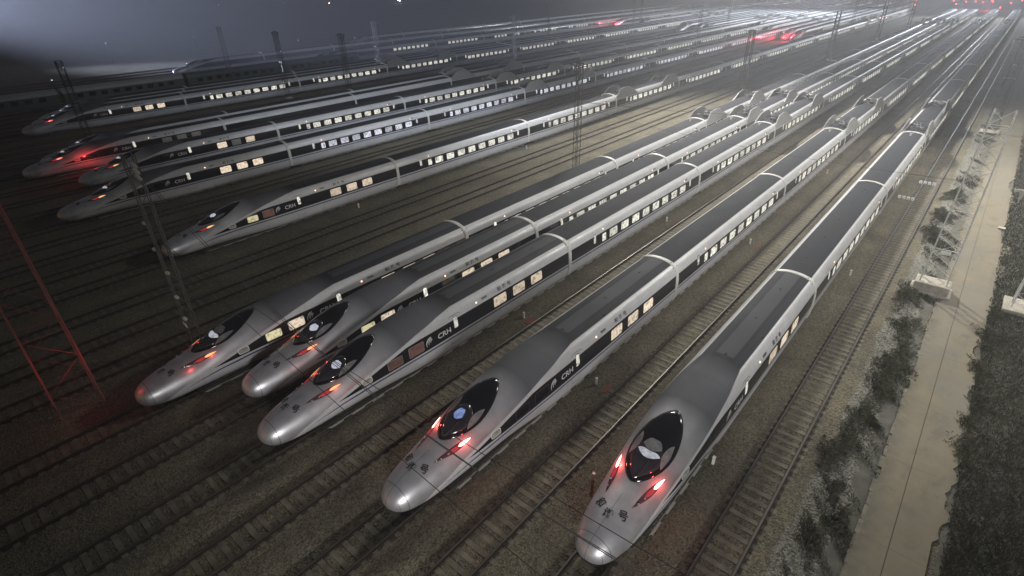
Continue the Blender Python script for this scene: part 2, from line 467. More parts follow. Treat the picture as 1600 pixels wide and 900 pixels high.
# lettering ---------------------------------------------------------------
def text_tris(s, size, extrude=0.0):
    cu = bpy.data.curves.new('t', 'FONT'); cu.body = s; cu.size = size; cu.align_x = 'CENTER'; cu.align_y = 'CENTER'; cu.resolution_u = 3
    cu.offset = size*.016
    o = bpy.data.objects.new('t', cu); C.objects.link(o)
    bpy.context.view_layer.update()
    dg = bpy.context.evaluated_depsgraph_get(); me = bpy.data.meshes.new_from_object(o.evaluated_get(dg))
    bm = bmesh.new(); bm.from_mesh(me); bmesh.ops.triangulate(bm, faces=bm.faces)
    for _ in range(1):
        lg = [e for e in bm.edges if e.calc_length() > size*.25]
        if lg: bmesh.ops.subdivide_edges(bm, edges=lg, cuts=2); bmesh.ops.triangulate(bm, faces=bm.faces)
    V = [tuple(v.co) for v in bm.verts]; bm.verts.index_update(); F = [tuple(v.index for v in f.verts) for f in bm.faces]
    bm.free(); bpy.data.objects.remove(o); bpy.data.meshes.remove(me)
    return V, F
def map_mesh(name, V, F, fn, mat):
    return newmesh(name, [fn(x, y) for x, y, z in V], F, [mat], False)
NV = []; NF = []
for ch, cx, cs, rot in (('和', -.58, 2.02, -.42), ('谐', -.02, 1.70, 0.0), ('号', .56, 2.02, .42)):
    V, F = text_tris(ch, .44); b = len(NV)
    for x, y, z in V:
        # upright seen from in front of the nose: glyph x -> +x, glyph up -> +s
        xr = x*math.cos(rot)-y*math.sin(rot); yr = x*math.sin(rot)+y*math.cos(rot)
        NV.append(tuple(on_top(cs+yr*1.05, cx+xr, .014)))
    NF += [tuple(b+i for i in f) for f in F]
ME['nosetext'] = newmesh('nose_lettering', NV, NF, [M['letter']], False)
V, F = text_tris('和 谐 号', .36)
ME['sidetext'] = map_mesh('side_lettering', V, F, lambda x, y: on_side(18.2+x*1.15, 3.03+y*.8, .012), M['letter'])
V, F = text_tris('CRH', .52)
NV = [tuple(on_side(12.12+x*1.12, 2.20+y, .012)) for x, y, z in V]; NF = list(F)
# swoosh emblem: three curved bars opening towards the letters
for k, (r0, w) in enumerate(((.40, .085), (.27, .075), (.15, .06))):
    us = [math.radians(95+a) for a in range(0, 111, 10)]
    b = len(NV)
    for i, a in enumerate(us):
        t = i/(len(us)-1); ww = w*(.35+.65*math.sin(math.pi*min(1, t+.15)))
        for rr in (r0-ww/2, r0+ww/2):
            NV.append(tuple(on_side(11.02+.03*k+math.cos(a)*rr*1.15, 2.12+.03*k+math.sin(a)*rr, .012)))
    for i in range(len(us)-1): NF.append((b+2*i, b+2*i+1, b+2*i+3, b+2*i+2))
ME['logo'] = newmesh('side_logo', NV, NF, [M['logo']], False)
# windscreen ---------------------------------------------------------------
def plan_patch(name, outline, mat, off, rings=7, thick=.0):
    """closed outline of (x,s) filled from its centre, laid on the top skin"""
    cx = sum(p[0] for p in outline)/len(outline); cs = sum(p[1] for p in outline)/len(outline)
    V = [tuple(on_top(cs, cx, off))]; F = []; n = len(outline)
    for k in range(1, rings+1):
        t = k/rings
        for x, s in outline: V.append(tuple(on_top(cs+(s-cs)*t, cx+(x-cx)*t, off if k < rings or not thick else off)))
    for i in range(n): F.append((0, 1+i, 1+(i+1) % n))
    for k in range(rings-1):
        for i in range(n):
            j = (i+1) % n; F.append((1+k*n+i, 1+(k+1)*n+i, 1+(k+1)*n+j, 1+k*n+j))
    b = len(V)
    for x, s in outline: V.append(tuple(on_top(s, x, -.02)))
    for i in range(n): F.append((1+(rings-1)*n+i, b+i, b+(i+1) % n, 1+(rings-1)*n+(i+1) % n))
    return newmesh(name, V, F, [mat], True)
def tear(s0, s1, b, n=48, wide=.56, front=.75):
    out = []
    for i in range(n):
        t = 2*math.pi*i/n; c = math.cos(t); 
        u = (1-c)/2                                  # 0 front .. 1 rear
        s = s0+(s1-s0)*u
        w = b*(math.sin(math.pi*u**(math.log(.5)/math.log(wide))))**front if 0 < u < 1 else 0
        out.append(((1 if t <= math.pi else -1)*w, s))
    return out
ME['screen'] = plan_patch('windscreen', tear(3.60, 7.95, 1.03, 56, .47, .60), M['black'], .015, 9)
ME['glass'] = plan_patch('front_glass', [(x, s) for x, s in tear(3.75, 5.75, .74, 32, .62, .55)], M['screen'], .022, 5)
def strip_patch(name, pts, mat, off):
    V = [tuple(on_top(s, x, off)) for x, s in pts]; n = len(V)//2
    return newmesh(name, V, [(i, i+1, n*2-2-i, n*2-1-i) for i in range(n-1)], [mat], False)
def crescent(name, s0, w, curv, mat, half=.50, bulge=1.0, x0=0.0):
    up = [(x0+half*t, s0+curv*t*t) for t in np.linspace(-1, 1, 13)]
    lo = [(x0+half*t, s0+curv*t*t+w*(1-abs(t)**3)) for t in np.linspace(1, -1, 13)]
    return strip_patch(name, up+lo, mat, .028)
ME['blind'] = crescent('cab_blind', 4.85, .36, .32, M['visor'], .56)
ME['blind_b'] = crescent('cab_blind', 4.80, .62, .22, M['visor_b'], .30, x0=-.08)
ME['blind_w'] = crescent('cab_blind', 4.85, .52, .26, M['visor_w'], .36, x0=.10)
ME['arch'] = crescent('cab_console', 5.24, .60, .25, M['pane_d'], .46)
def quarter(side):
    o = [(side*(.80+.10*math.sin(math.pi*t)), 4.75+1.35*t) for t in np.linspace(0, 1, 9)]
    i = [(side*(.80-.22*math.sin(math.pi*t)**.8+.0), 4.75+1.35*t) for t in np.linspace(1, 0, 9)]
    return strip_patch('quarter_window', o+i, M['pane_d'], .028)
wp = MB(); wp.path([on_top(3.85, .10, .05), on_top(4.25, .20, .06), on_top(4.75, .22, .06)], .012, 4)
ME['wiper'] = newmesh('wiper', wp.v, wp.f, [M['grille']], False)
ME['qr'] = quarter(1); ME['ql'] = quarter(-1)
# lamp pods: slender leaf shape on the nose shoulder
def leaf(side, s0, s1, xa, xb, w, name, mat, off, rings=3, blunt=1.0):
    n = 13; o = []; 
    for t in np.linspace(0, 1, n): o.append((side*(xa+(xb-xa)*t + w*math.sin(math.pi*t**blunt)), s0+(s1-s0)*t))
    for t in np.linspace(1, 0, n)[1:-1]: o.append((side*(xa+(xb-xa)*t - w*math.sin(math.pi*t**blunt)), s0+(s1-s0)*t))
    if side < 0: o = o[::-1]
    return plan_patch(name, o, mat, off, rings)
for sd, k in ((1, 'r'), (-1, 'l')):
    ME['pod'+k] = leaf(sd, 2.55, 4.75, .66, 1.13, .125, 'lamp_housing', M['pod'], .012)
    ME['soft'+k] = leaf(sd, 3.35, 4.1, .84, 1.0, .085, 'red_lens', M['redsoft'], .020)
    for key, mt in (('hot', 'redhot'), ('amb', 'amber'), ('red', 'red')):
        ME[key+k] = leaf(sd, 3.95, 4.68, .965, 1.115, .062, 'tail_lamp', M[mt], .028, 2, .62)
V = []; F = []
for sd in (1, -1):
    for s in (2.95, 3.35): 
        mbl = MB(); p = on_top(s, sd*(.70+(s-2.55)*.21), .03); mbl.bar(p, p+Vector((0, -.03, .03)), .035, 8)
        ME['spot%d%d' % (sd, int(s*10))] = newmesh('headlamp_lens', mbl.v, mbl.f, [M['porcelain']], False)
# small side cab window at s~6 and fittings
ME['cabwin'] = side_shape('cab_side_window', rr_outline(6.05, 1.98, .62, .34, .12), [M['win_grey'], M['plate']], .014)
ME['cabwin2'] = side_shape('cab_side_window', rr_outline(6.05, 1.98, .56, .28, .1), [M['pane_d'], M['plate']], .018)
for k, mt, nm in (('y1', 'win_yel', 'saloon_window'), ('d1', 'win_dim', 'saloon_window'), ('w1', 'win_warm', 'saloon_window'), ('k1', 'black', 'saloon_window')):
    rim_ = M['pane_d'] if k != 'k1' else M['grille']
    ME['s8'+k] = side_shape(nm, rr_outline(8.1, 2.12, 1.05, .56, .1), [M[mt], rim_], .014)
    ME['s9'+k] = side_shape(nm, rr_outline(9.75, 2.20, 1.15, .66, .1), [M[mt], rim_], .014)
# underframe with bogies
def under(L, y0=.6):
    mb = MB(); mb.quad_box((-1.25, y0, .30), (1.25, L-.5, .44))
    for yb in (y0+2.6, L-3.6):
        mb.quad_box((-1.1, yb-1.6, .34), (1.1, yb+1.6, .62))
        for dy in (-1.25, 1.25):
            for sx in (-.75, .75):
                a = (sx-.06, yb+dy, .60); mb.bar((sx-.065, yb+dy, .60), (sx+.065, yb+dy, .60), .36, 16)
    return mb
mb = under(24.6); ME['under'] = newmesh('underframe', mb.v, mb.f, [M['dark']], False)
mb = under(26.0, 3.0); ME['underh'] = newmesh('underframe', mb.v, mb.f, [M['dark']], False)
# dark gangway bellows
mb = MB(); mb.quad_box((-1.35, -.32, .75), (1.35, .32, 3.35)); mb.quad_box((-.7, -.6, .45), (.7, .6, .8)); mb.quad_box((1.2, -.42, .45), (1.5, .42, .74)); mb.quad_box((-1.5, -.42, .45), (-1.2, .42, .74))
ME['bellows'] = newmesh('gangway_bellows', mb.v, mb.f, [M['dark']], False)
# pantograph windbreak (two side walls) and the roof gear between
def windbreak():
    V = []; F = []
    out = [(0, .25), (1.5, 1.36), (3.4, 1.52), (4.9, 1.36), (7.4, .1)]
    for sx in (1, -1):
        b = len(V)
        for t in (1.0, .93):
            for y, h in out: V.append((sx*(1.56*t - .17*h), y, 3.06+h))
            for y, h in out: V.append((sx*(1.62*t), y, 2.86))
        n = len(out)
        for k in range(n-1):
            F += [(b+k, b+k+1, b+n+k+1, b+n+k), (b+2*n+k, b+3*n+k, b+3*n+k+1, b+2*n+k+1), (b+k, b+2*n+k, b+2*n+k+1, b+k+1)]
    return V, F
ME['break'] = flip_check(newmesh('windbreak', *windbreak(), [simple('pale_windbreak_panel', (.25, .25, .25), .5)], False))
mb = MB(); r = random.Random(3)
for i in range(9):
    x = r.uniform(-.8, .8); y = 1.0+i*.5; h = r.uniform(.3, .62)
    mb.disc_stack((x, y, 3.68), (0, 0, 1), [.10, .12, .10, .12, .09][:r.randint(3, 5)], h/5, 8)
for x in (-.55, .55): mb.bar((x, .9, 3.98), (x*.3, 3.3, 4.22), .03); mb.bar((x*.3, 3.3, 4.22), (x*.9, 5.1, 4.0), .03)
mb.bar((-.85, 5.0, 4.12), (.85, 5.0, 4.12), .04); mb.bar((-.5, .8, 3.95), (.5, .8, 3.95), .05); mb.bar((-.4, 2.2, 4.0), (.5, 4.6, 4.05), .035)
mb.quad_box((.1, 1.6, 3.70), (.75, 2.2, 3.98)); mb.quad_box((-.7, 3.4, 3.70), (-.1, 4.2, 3.92))
ME['gear'] = newmesh('pantograph', mb.v, mb.f, [simple('pantograph_gear', (.10, .10, .11), .5, .3, .6, 4)], False)
mb = MB(); mb.bar((0, 0, 3.68), (0, 0, 3.95), .05, 6); mb.bar((0, 0, 3.9), (.25, .15, 4.0), .025); mb.bar((0, 0, 3.9), (-.2, .2, 4.0), .025); mb.disc_stack((0, 0, 3.7), (0, 0, 1), [.1, .1, .1], .06)
ME['aerial'] = newmesh('roof_aerial', mb.v, mb.f, [M['lightsteel']], False)
mb = MB()
for y in (2.8, 7.6, 12.2, 17.0, 21.8): mb.quad_box((-.06, y, 3.69), (.06, y+.16, 3.73))
for y in (6.0, 15.2): mb.quad_box((.95, y, 3.5), (1.02, y+.12, 3.6))
ME['roofbits'] = newmesh('roof_vent', mb.v, mb.f, [M['dark']], False)
mb = MB(); mb.quad_box((1.38, 1.2, .31), (1.41, 23.8, .34))
for k in range(16):
    y = 1.3+k*1.45; mb.quad_box((1.40, y, .30), (1.50, y+.85, .345))
ME['steps'] = newmesh('skirt_step', mb.v, mb.f, [simple('skirt_edge_strip', (.35, .34, .31), .5)], False)
# merged rows for far cars and the unseen side
def row_mesh(name, ys, w, h, zc, mat, sides=(1,)):
    V = []; F = []
    for sd in sides:
        for y in ys:
            patch((20+y-w/2, 20+y+w/2), np.linspace(zc-h/2, zc+h/2, 3), lambda a, b: on_side(a, b, .010, sd), V, F)
    return newmesh(name, [(x, y-20, z) for x, y, z in V], F, [mat], False)
WY = [6.75+2*k for k in range(8)]
ME['rowl'] = row_mesh('window_row', WY+[5.2], 1.25, .74, 2.24, M['win'], (-1,))
ME['rowf'] = row_mesh('window_row', WY+[5.2], 1.25, .74, 2.24, M['win'], (1, -1))
ME['rowfc'] = row_mesh('window_row', WY+[5.2], 1.25, .74, 2.24, M['win_cool'], (1, -1))
ME['doorf'] = row_mesh('door_window_row', [3.7, 22.6], .34, .78, 2.52, M['win'], (1,))
ME['rowhead'] = row_mesh('window_row', [17.7-0, 19.75, 21.8], 1.34, .76, 2.24, M['win_warm'], (-1,))

def part(name, me, parent, y=0.0, x=0.0, z=0.0, label=None):
    o = bpy.data.objects.new(name, me); o.location = (x, y, z); link(o, parent)
    if label: o['label'] = label
    return o
def x_at(z): return float(np.interp(z, BT[:,1], BT[:,0]))

def head_car(root, style):
    h = part('head_car', ME['head'], root)
    part('underframe', ME['underh'], h)
    part('windscreen', ME['screen'], h)
    part('front_glass', ME['glass'], h); part('wiper', ME['wiper'], h)
    cb = style.get('cab', 'blind')
    part('cab_blind', ME[cb], h)
    if cb == 'blind': part('cab_console', ME['arch'], h)
    part('quarter_window', ME['qr'], h); part('quarter_window', ME['ql'], h)
    for k in 'rl':
        part('lamp_housing', ME['pod'+k], h); 
        if style.get('lamp', 'hot') != 'amb' or True: part('red_lens', ME['soft'+k], h)
        part('tail_lamp', ME[style.get('lamp', 'hot')+k], h)
    [part('headlamp_lens', ME['spot'+q], h) for q in ('129', '133', '-129', '-133')]
    part('nose_lettering', ME['nosetext'], h); part('side_logo', ME['logo'], h); part('side_lettering', ME['sidetext'], h)
    part('cab_side_window', ME['cabwin'], h)
    a, b = style.get('front', ('d1', 'd1'))
    part('saloon_window', ME['s8'+a], h); part('saloon_window', ME['s9'+b], h)
    part('door_frame', ME['doorframe'], h, 13.2); part('door_window', ME['door'], h, 13.2)
    part('marker_lamp', ME['marker'], h, 15.3, x_at(3.0), 3.0); part('air_grille', ME['grille'], h, 16.1)
    for i, y in enumerate((17.6, 19.7, 21.8)):
        part('saloon_window', ME[style.get('main', ('winwarm',)*3)[i]], h, y)
    part('window_row', ME['rowhead'], h)
    part('step_lamp', ME['marker_low'], h, 24.9, 1.5, .55)
    part('roof_vent', ME['roofbits'], h, 13.2-2.8+.6)
    part('skirt_step', ME['steps'], h, 2.0)
    return h
def mid_car(root, y, idx, cool=False, detail=True, windbreak=0, lit=True):
    c = part('carriage', ME['car'], root, y+.2)
    part('gangway_hoop', ME['hoop'], c, -.2)
    if detail:
        part('underframe', ME['under'], c)
        part('gangway_bellows', ME['bellows'], c, -.2)
        part('skirt_step', ME['steps'], c)
        part('roof_vent', ME['roofbits'], c)
        q = 'cool' if cool else ''
        for yy in (3.7, 22.5): part('door_window', ME['door'+q], c, yy-.2)
        part('marker_lamp', ME['marker'], c, 4.9, x_at(3.0), 3.0)
        part('marker_lamp', ME['marker'], c, 21.0, x_at(3.0), 3.0); part('air_grille', ME['grille'], c, 21.5)
        part('window', ME['half'+q], c, 5.0)
        for yy in WY: part('window', ME['win'+q], c, yy-.2)
        part('window_row', ME['rowl'], c, -.2)
        if idx == 2: part('roof_aerial', ME['aerial'], c, 22.5)
    else:
        if lit: part('window_row', ME['rowfc' if cool else 'rowf'], c, -.2); part('door_window_row', ME['doorf'], c, -.2)
    if windbreak:
        part('windbreak', ME['break'], c, .1); part('pantograph', ME['gear'], c, .1)
        w = part('windbreak', ME['break'], c, 24.5); w.rotation_euler.z = math.pi
        w = part('pantograph', ME['gear'], c, 24.5); w.rotation_euler.z = math.pi
    return c
def train(x, ring, n, label, style, ndetail=6, cool=False, dark_cars=(), group='bullet trains parked side by side in the yard', rear=False):
    root = empty('bullet_train', (x, ring-26.25, 0), label, 'train', group)
    head_car(root, style)
    for i in range(n):
        mid_car(root, 26.25+25*i, i+1, cool, i < ndetail and (i+1) not in dark_cars, 1 if (i+1) in (3, 11) else 0, lit=(i+1) not in dark_cars)
    if n >= 13:
        t = part('rear_head_car', ME['head'], root, 26.25+25*n+26.25); t.rotation_euler.z = math.pi
        part('gangway_hoop', ME['hoop'], t, 26.25); part('windscreen', ME['screen'], t)
    return root
TR = {}
TR['E'] = train(-7.23, 38.69, 14, 'silver bullet train closest to the concrete path, white blind showing in its cab', dict(cab='blind', lamp='hot', front=('k1', 'k1')))
TR['D'] = train(-15.82, 34.88, 14, 'silver bullet train with a blue glow in its cab, second from the concrete path', dict(cab='blind_b', lamp='hot', front=('k1', 'k1')))
TR['C'] = train(-24.45, 33.14, 14, 'silver bullet train with dim red front side windows, nose beside two packed trains', dict(cab='blind_w', lamp='amb', front=('d1', 'd1')))
TR['B'] = train(-28.95, 34.44, 14, 'silver bullet train squeezed between two others, yellow and orange front side windows lit', dict(cab='blind_w', lamp='amb', front=('y1', 'w1')))
TR['A'] = train(-33.20, 29.95, 14, 'silver bullet train with red lit nose tip and pinkish flank beside the slim mast', dict(cab='blind', lamp='amb', front=('y1', 'w1')))
TR['F'] = train(-53.94, 38.86, 14, 'bullet train standing alone between empty tracks, its nose crossing behind the lattice mast', dict(cab='blind_w', lamp='amb', front=('y1', 'd1')))
TR['G'] = train(-72.2, 35.0, 14, 'bullet train with cool white windows in the middle of the misty yard', dict(cab='blind', lamp='amb', front=('k1', 'k1')), 5, cool=True)
TR['H'] = train(-84.4, 40.0, 14, 'bullet train beyond the cool white windowed one, one first car window dark', dict(cab='blind', lamp='amb', front=('k1', 'k1'), main=('winwarm', 'wingrey', 'winwarm')), 5)
allc = tuple(range(1, 30))
TR['I'] = train(-94.2, 36.2, 14, 'unlit bullet train with its flank stained red by tail lamps', dict(cab='blind', lamp='red', front=('k1', 'k1'), main=('wingrey',)*3), 0, dark_cars=allc)
TR['I2'] = train(-98.4, 39.0, 14, 'unlit bullet train with pale green roof edge behind the red stained one', dict(cab='blind', lamp='hot', front=('k1', 'k1'), main=('wingrey',)*3), 0, dark_cars=allc)
TR['J'] = train(-124.0, 41.8, 14, 'distant bullet train with a full row of lit windows, nose near the dark', dict(cab='blind', lamp='red', front=('k1', 'k1')), 3)
TR['K'] = train(-128.2, 43.9, 14, 'distant unlit bullet train directly behind the far lit one', dict(cab='blind', lamp='red', front=('k1', 'k1'), main=('wingrey',)*3), 0, dark_cars=allc)
TR['L'] = train(-132.2, 45.8, 14, 'farthest unlit bullet train of the close set of three', dict(cab='blind', lamp='red', front=('k1', 'k1'), main=('wingrey',)*3), 0, dark_cars=allc)
# trains deeper in the yard: one body mesh each, windows as one row
FARG = 'faint trains far back in the fog'
def far_train(x, y0, n, label, lit, lamp=True, pale=False):
    root = empty('distant_train', (x, y0, 0), label, 'train', FARG)
    V, F = loft_car(25*n-.4); me = flip_check(newmesh('train_body', V, F, [M['car']], True))
    h = part('head_car', ME['head'], root)
    part('windscreen', ME['screen'], h)
    part('train_body', me, root, 26.25)
    V = []; F = []; 
    for i in range(n):
        b = len(V); hv = [tuple(v.co) for v in ME['hoop'].vertices]
        V += [(a, c+25*i, d) for a, c, d in hv]; F += [tuple(b+j for j in p.vertices) for p in ME['hoop'].polygons]
    part('gangway_hoops', newmesh('gangway_hoops', V, F, [M['hoop']]), root, 26.25)
    if lit:
        ys = [25*i+w for i in range(n) for w in WY if random.random() < .93]
        part('window_row', row_mesh('window_row', ys, 1.25, .74, 2.24, M['win'], (1,)), root, 26.25)
    if lamp:
        for k in 'rl': part('tail_lamp', ME['red'+k], h)
    return root
far = [(-63.0, 226, 9, 1, 1, 'fogbound train with bright red tail lamps, tucked beside its twin'),
       (-67.4, 229, 9, 0, 1, 'fogbound train with red tail lamps just behind its lit twin'),
       (-78.3, 236, 9, 1, 0, 'fogbound train with lit windows beyond the red lamp pair'),
       (-90.0, 262, 8, 1, 0, 'lit train whose roof shines under the yard floodlights'),
       (-104.0, 240, 9, 1, 0, 'lit train with shining roof, first of the bright far cluster'),
       (-108.5, 244, 9, 1, 0, 'lit train in the bright far cluster'),
       (-113.0, 238, 9, 0, 0, 'unlit train with shining roof in the middle of the bright far cluster'),
       (-117.4, 246, 9, 0, 0, 'unlit train last in the bright far cluster'),
       (-141.0, 252, 9, 1, 0, 'lit train in front of the lone red tail lamp'),
       (-155.0, 256, 9, 1, 1, 'remote train with a lone red tail lamp pair in the fog'),
       (-160.0, 90, 12, 1, 0, 'remote lit train under the blue floodlight haze'),
       (-178.0, 60, 13, 0, 0, 'very remote unlit train almost lost in blue haze'),
       (-196.0, 130, 11, 0, 0, 'very remote unlit train beyond the haze, starting farther along the yard')]
for x, y, n, lit, lamp, lab in far: far_train(x, y, n, lab, lit, lamp)
# old locomotive hauled rake with pale roof, partly out of the picture
def old_coach(x, y, label, pale):
    root = empty('old_coach', (x, y, 0), label, 'coach', 'old coaches in the blue haze')
    P = [(1.45, .9), (1.5, 1.2), (1.5, 3.0), (1.3, 3.5), (.8, 3.85), (0, 4.0)]
    def lf(P, L, y0=0):
        V = []; F = []; q = P+[(-a, b) for a, b in P[::-1][1:]]; n = len(q)
        for s in (y0, L): V += [(a, s, b) for a, b in q]
        for j in range(n-1): F.append((j, j+1, n+j+1, n+j))
        F += [tuple(range(n)), tuple(n+j for j in range(n))]
        return V, F
    c = (.10, .115, .13) if not pale else (.2, .22, .22)
    mesh('coach_body', *lf(P[:3]+[(1.45, 3.05), (0, 3.06)], 24), simple('old_coach_paint', (.05, .08, .07), .5), root)
    mesh('coach_roof', *lf([(1.52, 3.0), (1.32, 3.5), (.8, 3.86), (0, 4.0)], 24.1, -.1), simple('coach_roof_paint', (.40, .42, .40) if pale else c, .5), root)
    mb = MB()
    for k in range(9): mb.quad_box((1.49, 2.2+k*2.3, 1.9), (1.515, 3.4+k*2.3, 2.7))
    mb.build('window_row', M['black'], root)
    mb = under(24, .3); mb.build('underframe', M['dark'], root)
    return root
for i in range(5):
    old_coach(-150.5, -22+25.0*i, ['pale roofed coach cut by the dark corner of the yard', 'pale roofed coach, second from the dark corner', 'pale roofed coach beside the tall dark mast', 'dull roofed coach fourth from the dark corner', 'dull roofed coach at the far end of its rake'][i], i < 3)

# ------------------------------------------------------------------ ground and tracks
def gravel_mat(name, a, b, speck=.5, dark=(.03, .03, .028), rust_shade=False):
    m = NT(name); p = m.pos(); o = m.coord()
    vo = m.voro(p, 11.0); vo2 = m.voro(p, 27.0)
    g = m.mapr(vo.outputs['Color'], .1, .9); g2 = m.mapr(vo2.outputs['Color'], .1, .9)
    big = m.mapr(m.noise(p, .22, 5, .6), .35, .68)
    col = m.mix(big, a, b)
    oil = m.mapr(m.noise(p, .55, 6, .65, (1, .35, 1)), .55, .68); col = m.mix(m.math('MULTIPLY', oil, .5), col, (.045, .042, .036))
    br = m.math('ADD', m.math('MULTIPLY', g, speck*1.3), m.math('ADD', m.math('MULTIPLY', g2, speck*.9), 1-speck*1.05))
    mul = m.n('ShaderNodeVectorMath', operation='SCALE'); m.lk(col, mul.inputs[0]); m.lk(br, mul.inputs['Scale'])
    col = mul.outputs[0]
    if rust_shade:
        x, y, z = m.xyz(o); ax = m.math('ABSOLUTE', x)
        wob = m.math('MULTIPLY', m.math('SUBTRACT', m.noise(p, 1.3, 4), .5), .10)
        d = m.math('ABSOLUTE', m.math('SUBTRACT', m.math('ADD', ax, wob), .78))
        k = m.math('SUBTRACT', 1.0, m.mapr(d, .07, .24))
        col = m.mix(m.math('MULTIPLY', k, .9), col, (.028, .023, .018))  # rust stain and rail shadow painted together as one dark strip
        mid = m.math('MULTIPLY', m.math('SUBTRACT', 1.0, m.mapr(ax, .1, .5)), m.mapr(m.noise(p, .5, 4), .4, .7))
        col = m.mix(m.math('MULTIPLY', mid, .4), col, (.06, .055, .045))
    bp_ = m.bump(m.math('ADD', vo.outputs['Distance'], m.math('MULTIPLY', vo2.outputs['Distance'], .5)), .9, .05)
    m.bsdf(col, .92, normal=bp_, spec=.25)
    return m.m
def sheet(name, x0, x1, y0, y1, z, mat, nx=1, ny=1, parent=None):
    xs = np.linspace(x0, x1, nx+1); ys = np.linspace(y0, y1, ny+1)
    V = [(x, y, z) for y in ys for x in xs]; F = [(j*(nx+1)+i, j*(nx+1)+i+1, (j+1)*(nx+1)+i+1, (j+1)*(nx+1)+i) for j in range(ny) for i in range(nx)]
    return mesh(name, V, F, mat, parent)
M['ground'] = gravel_mat('yard_ballast', (.100, .092, .070), (.158, .142, .100), .72)
M['ballast'] = gravel_mat('track_ballast', (.094, .086, .064), (.152, .136, .094), .72, rust_shade=True)
M['sleeper'] = simple('concrete_sleeper', (.132, .120, .090), .9, 0, .4, 1.6)
g = sheet('ground', -1500, 400, -200, 1500, 0, M['ground'])
tag(g, 'grey brown gravel ground of the railway yard', kind='structure')
TRACKX = [-3.0, -7.23, -11.55, -15.82, -20.2, -24.45, -28.95, -33.2, -39.5, -43.75, -48.3, -53.94, -58.4, -62.9, -67.4, -72.2, -78.3, -84.4, -90, -94.2, -98.4, -104, -108.5, -113, -117.4, -124, -128.2, -132.2, -136.5, -141, -146, -150.5, -155, -160, -166, -172, -178, -184, -190, -196]
names = {-3.0: 'empty track beside the gravel verge and concrete path', -11.55: 'empty track between the two trains closest to the path', -20.2: 'empty track beside the blue glowing cab train',
         -39.5: 'empty track by the slim lattice masts', -43.75: 'empty track in the middle of the open gap between trains', -48.3: 'empty track beside the train that stands alone'}
def track(x, y0, y1, near):
    b = sheet('railway_track', -1.75, 1.75, y0, y1, .004, M['ballast']); b.location.x = x
    tag(b, names.get(x, 'rails and concrete sleepers running under the rows of parked trains'), kind='structure')
    mb = MB()
    for sx in (-.755, .755):
        for (a, c, z0, z1, mi) in ((-.09, .09, .03, .07, 0), (-.012, .012, .07, .16, 0), (-.038, .038, .16, .192, 1)):
            mb.quad_box((sx+a, y0, z0), (sx+c, y1, z1), mi)
    # rail head sides share the rust, only the running surface is worn
    mb.build('rail', None, b, [M['rail'], M['railtop']])
    if near:
        mb = MB(); y = y0; rr = random.Random(int(x*10))
        while y < near:
            j = rr.uniform(-.015, .015); e = rr.uniform(-.05, .05)
            w = .13
            mb.quad_box((-1.08+e, y-w+j, 0.0), (1.08+e, y+w+j, .022+rr.uniform(-.008, .008))); y += .62
        mb.build('sleeper_run', M['sleeper'], b)
for x in TRACKX: track(x, -30, 700, 260 if x > -60 else (170 if x > -80 else 0))

# ballast heaped between tracks: low irregular ridges
def ridge(x, w, h, y0, y1, name='ballast_shoulder'):
    ys = np.arange(y0, y1, .7); us = np.linspace(-1, 1, 7); V = []; F = []
    for y in ys:
        for u in us: V.append((x+u*w/2+RN.uniform(-.03, .03), y, max(.006, h*(1-abs(u)**1.6)+RN.uniform(-.02, .03) if abs(u) < 1 else .006)))
    n = len(us)
    for i in range(len(ys)-1):
        for j in range(n-1): F.append((i*n+j, i*n+j+1, (i+1)*n+j+1, (i+1)*n+j))
    o = mesh(name, V, F, M['ground'], smooth=True); return tag(o, 'low ridge of loose ballast between two tracks', kind='structure')
for x in (-5.1, -9.4, -13.7, -18.0, -22.3, -36.3, -41.6, -46.0, -51.0): ridge(x, 1.6, .10, -10, 180)

# ------------------------------------------------------------------ right verge
m = NT('stained_concrete'); p = m.pos(); x, y, z = m.xyz(p)
n1 = m.mapr(m.noise(p, .35, 6, .6), .3, .7); n2 = m.mapr(m.noise(p, 3.0, 5, .65), .3, .75)
col = m.mix(n1, (.215, .188, .128), (.16, .147, .108)); col = m.mix(m.math('MULTIPLY', n2, .4), col, (.14, .115, .08))
n3 = m.mapr(m.noise(p, .75, 7, .7, (1, .6, 1)), .54, .64); col = m.mix(m.math('MULTIPLY', n3, .45), col, (.085, .08, .07))
edge = m.math('MAXIMUM', m.math('SUBTRACT', 1.0, m.mapr(x, 1.4, 2.0)), m.mapr(x, 3.9, 4.5)); col = m.mix(m.math('MULTIPLY', m.math('MULTIPLY', edge, m.mapr(m.noise(p, 1.6, 6, .65), .35, .6)), .6), col, (.075, .07, .05))
ring_ = m.mapr(m.noise(p, .16, 3, .5), .5, .56); col = m.mix(m.math('MULTIPLY', ring_, .45), col, (.15, .145, .125))
jt = m.math('MODULO', m.math('ADD', y, 200.0), 6.0)
col = m.mix(m.math('MULTIPLY', m.between(jt, 0, .03, .01), .6), col, (.07, .065, .05))
m.bsdf(col, .85, normal=m.bump(n2, .15, .02)); M['conc'] = m.m
m = NT('dry_soil'); p = m.pos(); n1 = m.mapr(m.noise(p, 1.2, 6, .65), .35, .65)
m.bsdf(m.mix(n1, (.060, .062, .050), (.125, .12, .10)), .95, normal=m.bump(m.noise(p, 14, 4), .5, .05)); M['soil'] = m.m
